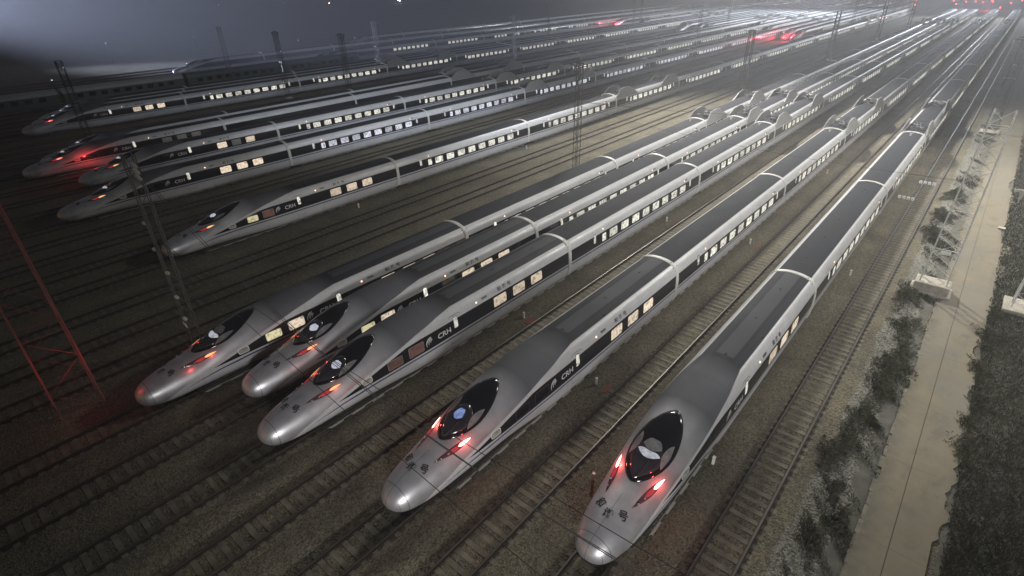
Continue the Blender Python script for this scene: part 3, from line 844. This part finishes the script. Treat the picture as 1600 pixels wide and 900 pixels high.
def ragged(name, xl, xr, y0, y1, z, mat, j):
    ys = np.arange(y0, y1, .3); V = []; F = []
    wob = lambda: np.convolve(RN.normal(0, j*3, len(ys)+8), np.ones(9)/9, 'valid')+RN.normal(0, j*.35, len(ys))
    a_, b_ = wob(), wob()
    for i_, y_ in enumerate(ys): V += [(xl+a_[i_], y_, z), (xr+b_[i_], y_, z)]
    for i_ in range(len(ys)-1): F.append((2*i_, 2*i_+1, 2*i_+3, 2*i_+2))
    return mesh(name, V, F, mat)
vg = ragged('verge_gravel', -1.2, .6, -10, 400, .006, gravel_mat('verge_gravel', (.130, .130, .112), (.180, .176, .150), 1.0), .12); tag(vg, 'pale grey gravel verge beside the empty track', kind='structure')
# concrete path with ragged overgrown edges
def ragged_sheet(name, xl, xr, y0, y1, z, mat, jl, jr, thick):
    ys = np.arange(y0, y1, .35); V = []; F = []
    al = np.cumsum(RN.normal(0, jl, len(ys))); al -= np.linspace(0, al[-1], len(ys)); ar = np.cumsum(RN.normal(0, jr, len(ys))); ar -= np.convolve(ar, np.ones(61)/61, 'same')
    al = np.clip(al, -.25, .25); ar = np.clip(ar, -.55, .55)
    for i, y in enumerate(ys): V += [(xl+al[i], y, z), (2.50+.004*(y-20), y, z), (xr+ar[i], y, z), (xl+al[i], y, z-thick), (xr+ar[i], y, z-thick)]
    for i in range(len(ys)-1):
        a, b = 5*i, 5*i+5; F += [(a, a+1, b+1, b), (a+1, a+2, b+2, b+1), (a+3, a, b, b+3), (a+2, a+4, b+4, b+2)]
    return mesh(name, V, F, mat)
path = ragged_sheet('concrete_path', 1.45, 4.45, -10, 300, .09, M['conc'], .02, .12, .09)
tag(path, 'stained yellowish concrete path with a lengthwise joint', kind='structure')
jm = sheet('path_joint', 2.47, 2.505, -10, 300, .094, simple('dark_joint', (.045, .04, .03), .9)); tag(jm, 'dark lengthwise joint in the concrete path', kind='structure')
kb = MB(); y = -10
while y < 200:
    if random.random() < .8: kb.quad_box((1.16+random.uniform(-.03, .03), y, 0), (1.34, y+.96+random.uniform(-.06, .03), .10+random.uniform(-.03, .01)))
    y += 1.0
kb = kb.build('kerb', simple('mossy_kerb_stone', (.15, .14, .11), .9, 0, .4, 2)); tag(kb, 'low broken kerb between gravel verge and path', kind='structure')
sl = ragged('verge_soil', .42, 1.16, -10, 400, .010, M['soil'], .14); tag(sl, 'strip of dark soil beside the path', kind='structure')
sr = sheet('bank_soil', 4.2, 60, -10, 400, .014, M['soil']); tag(sr, 'dark grassy ground beyond the path', kind='structure')
# grass and weeds: thin bent blades
m = NT('dry_grass'); p = m.pos(); n1 = m.mapr(m.noise(p, .6, 4), .35, .65)
rn = m.mapr(m.voro(p, 6).outputs['Color'], 0, 1)
c = m.mix(n1, (.045, .052, .028), (.10, .095, .062)); c = m.mix(m.math('MULTIPLY', rn, .35), c, (.14, .13, .095)); m.bsdf(c, .9, spec=.1); M['grass'] = m.m
m = NT('dark_weed_leaf'); p = m.pos(); n1 = m.mapr(m.noise(p, 3, 4), .35, .65)
m.bsdf(m.mix(n1, (.045, .052, .03), (.13, .125, .085)), .85, spec=.1); M['weed'] = m.m
def blades(name, pts, h, w, mat, spread=.6):
    n = len(pts); V = np.zeros((n, 4, 3)); a = RN.uniform(0, 6.283, n); hh = h*RN.uniform(.4, 1.3, n); ln = hh*RN.uniform(.2, 1.2, n)*spread
    d = np.c_[np.cos(a), np.sin(a)]; q = np.c_[-np.sin(a), np.cos(a)]; ww = (w*RN.uniform(.5, 1.3, n))[:, None]
    V[:, 0, :2] = pts[:, :2]-q*ww; V[:, 1, :2] = pts[:, :2]+q*ww; V[:, 2, :2] = pts[:, :2]+d*(ln*.45)[:, None]+q*ww*.7; V[:, 3, :2] = pts[:, :2]+d*ln[:, None]
    z0 = pts[:, 2] if pts.shape[1] > 2 else 0
    V[:, 0, 2] = z0; V[:, 1, 2] = z0; V[:, 2, 2] = z0+hh*.7; V[:, 3, 2] = z0+hh*(1-.3*RN.uniform(0, 1, n))
    V = V.reshape(-1, 3); F = []
    for i in range(n): b = 4*i; F += [(b, b+1, b+2), (b, b+2, b+3)]
    return mesh(name, V, F, mat)
def scatter(x0, x1, y0, y1, n, clump=0):
    y = y0+(y1-y0)*RN.uniform(0, 1, n)**1.6; x = RN.uniform(x0, x1, n)
    return np.c_[x, y]
G = scatter(4.35, 10.5, 16, 110, 120000)
o = blades('grass', G, .24, .011, M['grass']); tag(o, 'rough dark grass beyond the concrete path', 'grass', kind='stuff')
G = scatter(-1.0, 1.5, 30, 130, 34000); f = np.sin(G[:, 1]*.55)+np.sin(G[:, 1]*.23+1)+.8*np.sin(G[:, 1]*1.7+G[:, 0]*2.3)+.6*np.sin(G[:, 0]*5+G[:, 1]*3.1)+RN.uniform(-.8, .8, len(G))-1.1*np.abs(G[:, 0]-.25) > .55
o = blades('verge_weeds', G[f], .26, .016, M['weed']); tag(o, 'sparse dry weeds along the kerb of the path', 'weeds', kind='stuff')
G = scatter(-.95, 1.25, 17, 48, 16000); f = np.sin(G[:, 1]*.9+1)+.9*np.sin(G[:, 1]*2.3+G[:, 0]*3.3)+.7*np.sin(G[:, 0]*6+G[:, 1]*4.1)+RN.uniform(-.9, .9, len(G)) > .5
o = blades('low_weeds', G[f], .16, .012, M['weed']); tag(o, 'low scrubby weeds creeping over the gravel verge', 'weeds', kind='stuff')
# individual shrubs on the verge
def shrub(x, y, r, h, label):
    root = empty('verge_shrub', (x, y, 0), label, 'shrub', 'dark shrubs growing on the gravel verge')
    n = int(2000*r*r*1.6)+200; h *= .7
    a = RN.uniform(0, 6.283, n); rad = 1.1*r*RN.uniform(0, 1, n)**.65*(1+.42*np.sin(3*a+x*7)+.3*np.sin(5*a+y)+.25*np.sin(9*a+x)); 
    zz = RN.uniform(.02, 1, n)*h*np.clip(1-(rad/(r*1.3))**2, .12, 1)
    b = blades('foliage', np.c_[np.cos(a)*rad, np.sin(a)*rad*2.5, zz], .13, .022, M['weed'], 1.5); b.parent = root
    st = MB()
    for k in range(9):
        t = RN.uniform(0, 6.283); q = r*RN.uniform(.4, 1.0); st.bar((0, 0, 0), (math.cos(t)*q, math.sin(t)*q*1.4, h*RN.uniform(.5, 1.0)), .012, 4, .004)
    st.build('stem', M['weed'], root)
SHR = [(-.55, 27.9, .55, .55, 'dark shrub on the gravel, one of a close pair'), (-.9, 26.1, .50, .5, 'wide dark shrub low on the gravel verge'), (-.35, 30.6, .5, .55, 'dark shrub between the gravel and soil strip'),
       (.1, 33.5, .55, .6, 'bushy weed hanging over the soil strip'), (.0, 36.5, .62, .7, 'thick weed clump beside the kerb, below the concrete block'), (.35, 39.3, .5, .6, 'weed clump two steps short of the concrete block'),
       (-.1, 42.5, .6, .7, 'weed clump close to the mast foundation'), (-.7, 47.6, .75, .8, 'large dark shrub against the mast foundation'), (-.9, 62.5, .8, .8, 'large shrub beyond the mast foundation'),
       (-.7, 68.0, .9, .8, 'shrub behind the mast, middle one of the row'), (-.4, 76.0, .9, .9, 'shrub farthest along the verge'), (.5, 22.2, .32, .35, 'small yellowish tuft near the kerb'), (-.2, 20.6, .45, .4, 'sprawling weed at the bottom of the verge'), (-.15, 24.0, .3, .3, 'thin weed on the gravel')]
for s_ in SHR: shrub(*s_)
# overhanging tufts along the path's far edge
for k, (y, r) in enumerate([(31.2, .5), (33.6, .4), (36.2, .55), (40.0, .5), (44.5, .6), (48.6, .45)]):
    shrub(4.5+RN.uniform(-.15, .25), y, r, .45, 'grass tuft spilling over the path edge, number %s from the bottom of the picture' % ['one', 'two', 'three', 'four', 'five', 'six'][k])

# ------------------------------------------------------------------ masts, wires
def lattice(mb, z0, z1, w0, w1, d0=None, d1=None, r=.035, pitch=.8, rb=.016, faces=4):
    d0 = d0 or w0; d1 = d1 or w1
    def cor(z):
        t = (z-z0)/(z1-z0); w = (w0+(w1-w0)*t)/2; d = (d0+(d1-d0)*t)/2
        return [Vector((-w, -d, z)), Vector((w, -d, z)), Vector((w, d, z)), Vector((-w, d, z))]
    a = cor(z0); b = cor(z1)
    for p, q in zip(a, b): mb.bar(p, q, r)
    n = max(2, int(round((z1-z0)/pitch)))
    for i in range(n):
        c0 = cor(z0+(z1-z0)*i/n); c1 = cor(z0+(z1-z0)*(i+1)/n)
        for k in range(4):
            j = (k+1) % 4
            if i % 2: mb.bar(c0[k], c1[j], rb, 3)
            else: mb.bar(c0[j], c1[k], rb, 3)
        if i % 3 == 0:
            for k in range(4): mb.bar(c0[k], c0[(k+1) % 4], rb, 3)
def insulator(parent, a, b, name='insulator'):
    mb = MB(); a = Vector(a); b = Vector(b); d = (b-a)
    mb.disc_stack(a, d, [.09]*5, d.length/5, 10); mb.bar(a, b, .02, 5)
    return mb.build(name, M['porcelain'], parent)
def cat_mast(x, y, h, w, label, group, mat='steel', block=False, arms=True, w1=None, plate=True, r=.035, d=None, plate_z=2.1, side=1):
    root = empty('catenary_mast', (x, y, 0), label, 'mast', group)
    mb = MB(); lattice(mb, .3, h, w, w1 or w*.9, d, None if d is None else d*.9, r*(1.7 if mat == 'lightsteel' else 1), .85 if w < 1 else 1.05, .019 if mat == 'lightsteel' else .016)
    mb.build('lattice_shaft', M[mat], root)
    fb = MB(); 
    if block: fb.quad_box((-1.15, -.85, 0), (1.15, .75, .95)); fb.quad_box((-1.35, -1.0, 0), (1.35, .9, .25))
    else: fb.quad_box((-w*.8, -w*.8, 0), (w*.8, w*.8, .35))
    fo = fb.build('foundation', M['blockc'], root)
    bv = fo.modifiers.new('b', 'BEVEL'); bv.width = .06; bv.segments = 2
    if plate:
        pb = MB(); pb.quad_box((-.32, -w/2-.06, plate_z), (.32, -w/2-.035, plate_z+.28)); pb.build('number_plate', M['plate'], root)
    if arms:
        ab = MB()
        for sx in (-1, 1): ab.bar((0, 0, h-.5), (sx*1.5, 0, h-.15), .035); ab.bar((0, 0, h-1.5), (sx*1.5, 0, h-.2), .02)
        ab.bar((-w*.7, 0, h), (w*.7, 0, h), .05)
        ab.build('cross_arm', M[mat], root)
        for sx in (-1, 1): insulator(root, (sx*1.45, 0, h-.2), (sx*1.45, 0, h-.75))
    return root
GM = 'slim lattice masts in a row beside the packed trains'
mL = cat_mast(-37.3, 8.8, 13.9, .62, 'slim lattice mast with insulators, in the dark beside a train nose', GM, 'steel', arms=False)
for dz, sx in ((-.5, .55), (-.85, .55), (-1.2, .55)): insulator(mL, (.2, 0, 13.9+dz), (1.0, 0, 13.75+dz))
for z in (2.9, 4.6, 6.4): insulator(mL, (.35, -.35, z), (.75, -.35, z+.05))
for z in (7.8, 9.6): insulator(mL, (-.35, -.35, z), (-.6, -.35, z))
cat_mast(-37.3, 54.8, 13.8, .62, 'slim lattice mast standing clear in the open gap between trains', GM, 'steel')
for y, lab in ((109, 'dark lattice mast by the roof housings of the packed trains'), (169, 'dark lattice mast over the packed trains, second beyond the roof housings'), (229, 'dark lattice mast over the packed trains, third beyond the roof housings'), (289, 'faint lattice mast at the fogged end of the packed row')):
    cat_mast(-37.3, y, 13.4, .9, lab, GM, 'brownpost', r=.085)
GM2 = 'dark masts standing among the distant trains'
P2 = [(-86.5, 199, 'dark mast rising beside the red tail lamps'), (-101.5, 118, 'dark mast, shorter of the close pair over the lit far windows'), (-106.3, 124, 'dark mast, taller of the close pair over the lit far windows'), (-101.0, 262, 'faint mast in the floodlit haze above shining roofs'),
      (-134.5, 176, 'faint dark mast near the lone red tail lamp'), (-134.5, 238, 'thin grey mast in the haze, nearer of a far pair'), (-144.0, 262, 'thin grey mast in the haze, farther of a far pair'), (-126.0, 92, 'dark mast crossing the roofs of the three far trains'), (-101.5, 66, 'dark mast crossing the lit windows of the far trains'), (-119.5, 62, 'dark mast among the first cars of the far trains'), (-101.5, 20, 'dark mast before the noses of the far trains'), (-146, 62, 'dark mast standing by the old coaches'), (-86.5, 330, 'mast silhouette against the brightest fog'), (-60, 300, 'mast silhouette in bright fog over shining roofs')]
for x, y, lab in P2: cat_mast(x, y, 13.5, .8, lab, GM2, 'brownpost', r=.045, plate=False)
GR = 'pale lattice masts along the concrete path'
cat_mast(.55, 49.7, 14.0, 1.75, 'tall pale lattice mast on a big concrete block beside the path', GR, 'lightsteel', block=True, w1=1.15, d=.9, arms=False, plate_z=3.6)
cat_mast(.35, 112, 13.5, 1.5, 'pale lattice mast beside the path, next one beyond the big concrete block', GR, 'steel', w1=1.0, d=.8, plate_z=3.0)
cat_mast(.2, 172, 13.5, 1.3, 'faint lattice mast farther along the path', GR, 'steel', w1=1.0, d=.8, plate_z=3.0)
m2 = cat_mast(6.3, 50.6, 14.0, 1.6, 'lattice mast at the picture edge on a low concrete slab in the grass', GR, 'lightsteel', w1=1.1, d=.9, arms=False, plate=False)
# big tower in the dark corner, red lamp glow put into its steel colour
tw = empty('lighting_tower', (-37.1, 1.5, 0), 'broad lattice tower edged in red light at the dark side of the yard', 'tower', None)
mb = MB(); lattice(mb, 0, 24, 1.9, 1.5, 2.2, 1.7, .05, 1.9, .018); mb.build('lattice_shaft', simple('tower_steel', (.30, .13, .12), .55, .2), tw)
# wires
def cable(name, a, b, sag, r, mat, label, n=18, group=None):
    pts = []
    for i in range(n+1):
        t = i/n; p = Vector(a).lerp(Vector(b), t); p.z -= sag*4*t*(1-t); pts.append(p)
    mb = MB(); mb.path(pts, r, 5); o = mb.build(name, M[mat]); return tag(o, label, 'cable', group or 'thin cables hung over the trains')
cable('span_cable', (-36.3, 8.8, 13.3), (8.0, 8.9, 10.4), 4.0, .014, 'palewire', 'upper cable hung from the mast insulators across the train noses')
cable('span_cable', (-36.3, 8.8, 12.9), (8.0, 9.35, 10.2), 4.2, .014, 'palewire', 'second cable just under the upper one across the train noses')
cable('span_cable', (-37.0, 8.6, 8.8), (8.0, 7.2, 7.6), 1.1, .012, 'wire', 'lower dark cable crossing close over the train noses')
cable('span_cable', (-37.0, 8.8, 8.4), (8.0, 10.3, 8.4), 1.0, .012, 'wire', 'lower dark cable crossing behind the nose lettering')
cable('span_cable', (-37.3, 55.0, 9.0), (.5, 49.7, 9.0), .8, .010, 'wire', 'dark cable between the open gap mast and the pale mast')
cable('guy_cable', (-37.0, 54.8, 9.6), (-25, 78, 5.5), .2, .022, 'palewire', 'pale cable slanting down over the train roofs')
# insulator strings on the cables by the verge
for i, (x, y, z) in enumerate([(-2.6, 50.4, 8.3), (-3.4, 47.8, 7.7)]):
    t = empty('insulator_string', (x, y, z), ['white insulator string above the empty track, upper one', 'white insulator string above the empty track, lower one'][i], 'insulator', 'white insulators over the verge track')
    for k in range(4): insulator(t, (k*.28, 0, 0), (k*.28+.02, 0, -.22), 'insulator_disc')
# T shaped white sign past the path
t = empty('trackside_sign', (5.0, 77.5, 0), 'white T shaped trackside sign in the dark grass', 'sign', None)
mb = MB(); mb.bar((0, 0, 0), (0, 0, 1.5), .05, 8); mb.build('post', M['plate'], t)
mb = MB(); mb.quad_box((-.75, -.04, 1.25), (.75, .04, 1.55)); mb.quad_box((-.16, -.06, .5), (.16, -.041, 1.25)); mb.build('sign_board', M['plate'], t)
bx = empty('valve_cover', (4.1, 68, 0.09), 'small pale stone cover on the path edge below the T shaped sign', 'cover', None)
mb = MB(); mb.quad_box((-.28, -.3, 0), (.28, .3, .12)); o = mb.build('cover_lid', M['blockc'], bx)
# little white marker posts between tracks
MP = [(593, 375), (543, 330), (825, 487), (991, 545), (1174, 660), (1290, 270), (1245, 254), (1413, 298), (893, 700), (1026, 250), (1181, 400)]
HW = [(-22.0, 26.2, 1), (-13.6, 23.2, 1), (-5.4, 21.7, 0), (-13.6, 49.5, 1), (-22.2, 49.6, 1), (-51.1, 32.0, 0), (-37.2, 31.0, 0), (-4.9, 48.5, 0), (-51.2, 62, 0), (-13.6, 76, 0), (-9.6, 16.8, 0)]
ML = ['white marker post with a reddish base near the flank of the warm windowed train', 'white marker post with a reddish base beside the blue glowing cab train', 'short pale marker post beside the empty verge track', 'marker post in the gravel by the second car of a train', 'marker post in sandy gravel by a lit second car',
      'small white post by the train that stands alone', 'small white post on the gravel before the packed trains', 'marker post casting a shadow below the pale mast', 'small white post by the far car of the lone train', 'marker post far between two trains', 'small white scrap post by the rails ahead of the windscreen']
for (x, y, red), lab in zip(HW, ML):
    t = empty('marker_post', (x, y, 0), lab, 'post', 'short marker posts between the tracks')
    mb = MB(); mb.quad_box((-.06, -.06, 0), (.06, .06, .55)); mb.quad_box((-.075, -.075, .55), (.075, .075, .60)); mb.build('post', M['plate'], t)
    mb = MB(); mb.bar((.45, .1, .0), (.45, .1, .035), .42, 14) if red else mb.quad_box((-.15, -.15, 0), (.15, .15, .04)); mb.build('base_plate', M['postred'] if red else M['blockc'], t)
# red signals and lamps far away
RG = [(-41, 470, 4.0), (-38, 455, 3.0), (-34, 462, 4.0), (-29.5, 464, 4.0), (-25.5, 455, 4.0), (-21.5, 466, 4.0), (-12.5, 460, 3.5), (-8.0, 470, 4.5), (-3.0, 474, 4.5), (-62, 480, 4.0), (-68, 500, 4.0), (-16, 440, 2.0), (-57, 440, 3)]
for i, (x, y, z) in enumerate(RG):
    t = empty('red_signal', (x, y, 0), 'red signal lamp glowing in the fog at the far end of the tracks', 'signal', 'red signal lamps at the far end of the yard')
    mb = MB(); mb.bar((0, 0, 0), (0, 0, z), .08, 6); mb.quad_box((-.25, 0, z-.3), (.25, .3, z+.7)); mb.build('signal_post', M['dark'], t)
    mb = MB(); mb.bar((0, -.12, z+.2), (0, -.02, z+.2), .34, 12); mb.build('lens', M['red'], t)
YL = [(-530, 425, 2.5, 'warm yard lamp blazing far beyond the trains', 2.2), (-612, 334, 2.5, 'tiny warm lamp far off beside the brighter one', .35), (-690, 300, 2.5, 'tiny lamp at the far rim of the fog', .3), (-565, 360, 2.5, 'faint reddish lamp left of the blazing one', .5)]
M['lamp'] = glow('warm_sodium_lamp', (1.0, .62, .38), 60.0)
M['lampw'] = glow('white_yard_lamp', (.9, .95, 1.0), 1.3)
for x, y, z, lab, s in YL:
    t = empty('yard_lamp', (x, y, 0), lab, 'lamp', 'yard lamps beyond the trains')
    mb = MB(); mb.bar((0, 0, 0), (0, 0, z), .15, 6); mb.build('pole', M['dark'], t)
    mb = MB(); mb.bar((0, 0, z), (0, 0, z+.5*s), .5*s, 10); mb.build('lamp_head', M['lamp'], t)
WL = [(-195, 39, 3.5), (-172, 62, 3.5), (-165, 30, 4), (-230, 60, 6), (-176, 92, 3.5), (-200, 112, 4), (-188, 128, 4), (-240, 92, 5)]
for i, (x, y, z) in enumerate(WL):
    t = empty('yard_lamp', (x, y, 0), 'tiny white lamp point in the blue haze over the old coaches', 'lamp', 'small white lamps in the blue haze')
    mb = MB(); mb.bar((0, 0, 0), (0, 0, z), .07, 5); mb.build('pole', M['dark'], t)
    mb = MB(); mb.bar((0, 0, z), (0, 0, z+.16), .12, 8); mb.build('lamp_head', M['lampw'], t)

# ------------------------------------------------------------------ air
mb = MB(); mb.quad_box((-1400, -190, -1), (300, 1400, 46))
m = NT('night_fog'); pv = m.n('ShaderNodeVolumePrincipled'); pv.inputs['Density'].default_value = FOG = .0015
pv.inputs['Color'].default_value = (.80, .84, .92, 1); pv.inputs['Anisotropy'].default_value = .35
m.lk(pv.outputs[0], m.out.inputs['Volume'])
hz = mb.build('haze', m.m); hz['kind'] = 'stuff'; hz['label'] = 'thin pale fog filling the yard'

# ------------------------------------------------------------------ lights
def lamp(typ, loc, energy, col, size=.5, target=None, angle=None, blend=.5, name='floodlight'):
    l = bpy.data.lights.new(name, typ); l.energy = energy; l.color = col
    if typ in ('POINT', 'SPOT'): l.shadow_soft_size = size
    if typ == 'SPOT': l.spot_size = math.radians(angle); l.spot_blend = blend
    if name != 'floodlight' and typ == 'POINT': l.specular_factor = .25
    o = bpy.data.objects.new(name, l); o.location = loc; link(o)
    if target is not None: o.rotation_euler = (Vector(target)-Vector(loc)).to_track_quat('-Z', 'Y').to_euler()
    return o
WARM = (1.0, .95, .87); COOL = (.86, .92, 1.0); NEUT = (1.0, .97, .93)
lamp('SPOT', (-62, 118, 62), 880000, WARM, 4.0, (-11, 84, 0), 78, 1.0)
lamp('SPOT', (-75, 335, 36), 270000, COOL, 1.0, (-100, 320, 0), 120, .6)
lamp('SPOT', (20, 100, 50), 190000, WARM, 4.0, (-10, 66, 0), 76, 1.0)
lamp('SPOT', (-20, 400, 36), 360000, COOL, 1.0, (-30, 330, 0), 120, .6)
lamp('SPOT', (-30, 66, 40), 95000, COOL, 3.0, (-80, 62, 0), 66, 1.0)  # unseen fill spot added to brighten the left-hand trains
lamp('SPOT', (30, -26, 15), 90000, NEUT, 3.6, (-19, 20, 3), 42, .9)  # low fill added out of view for the near noses and skirts
lamp('SPOT', (26, 6, 40), 80000, NEUT, 3.0, (-8, 50, 3), 50, 1.0)  # extra unseen fill, lifts the pale mast and the nearest flank
lamp('SPOT', (-300, -5, 23), 5600000, (.66, .72, .95), 1.0, (-190, 72, 17.5), 27, 1.0, 'beam_floodlight')
# red glow cast by the lit tail lamps
def tail(x, ring, e, col=(1, .08, .06)):
    for sx in (-1, 1): lamp('POINT', (x+sx*1.36, ring-26.25+4.2, 2.66), e, col, .06, name='tail_lamp_light')
for k, e in (('E', 34), ('D', 28), ('C', 5), ('B', 4), ('A', 4)):
    o = TR[k]; tail(o.location.x, o.location.y+26.25, e)
lamp('POINT', (-31.9, 6.6, 2.3), 4, (1, .08, .06), .06, name='tail_lamp_light')
lamp('POINT', (-35.2, 1.5, 3.4), 34, (1, .04, .03), .06, name='tail_lamp_light')  # red point added in open air beside the tower to redden its posts
lamp('POINT', (-91.0, 17, 2.3), 160, (1, .05, .05), .1, name='tail_lamp_light')
lamp('POINT', (-65.2, 228, 2.6), 5000, (1, .05, .08), .2, name='tail_lamp_light')
lamp('POINT', (-153, 256, 2.6), 2200, (1, .05, .08), .2, name='tail_lamp_light')
lamp('POINT', (-22, 455, 5), 9000, (1, .2, .2), .5, name='signal_light')

# ------------------------------------------------------------------ night sky
w = bpy.data.worlds.new('World'); S.world = w; w.use_nodes = True
nt = w.node_tree; bg = nt.nodes['Background']
sky = nt.nodes.new('ShaderNodeTexSky'); sky.sky_type = 'NISHITA'; sky.sun_disc = False
sky.sun_elevation = math.radians(1.5); sky.sun_rotation = math.radians(200)
nt.links.new(sky.outputs[0], bg.inputs[0]); bg.inputs[1].default_value = .035
# ------------------------------------------------------------------ camera
cam = bpy.data.cameras.new('camera'); co = bpy.data.objects.new('camera', cam); C.objects.link(co); S.camera = co
cam.sensor_width = 36; cam.lens = 844.62/1600*36; cam.clip_start = .5; cam.clip_end = 5000
r = Vector((0.75695704, 0.65317639, -0.01940712)); u = Vector((-0.31280522, 0.38826101, 0.86683694)); f = Vector((-0.57373246, 0.65008768, -0.49821389))
mt = Matrix((( r.x, u.x, -f.x, 0), (r.y, u.y, -f.y, 0), (r.z, u.z, -f.z, 22.369), (0, 0, 0, 1)))
co.matrix_world = mt
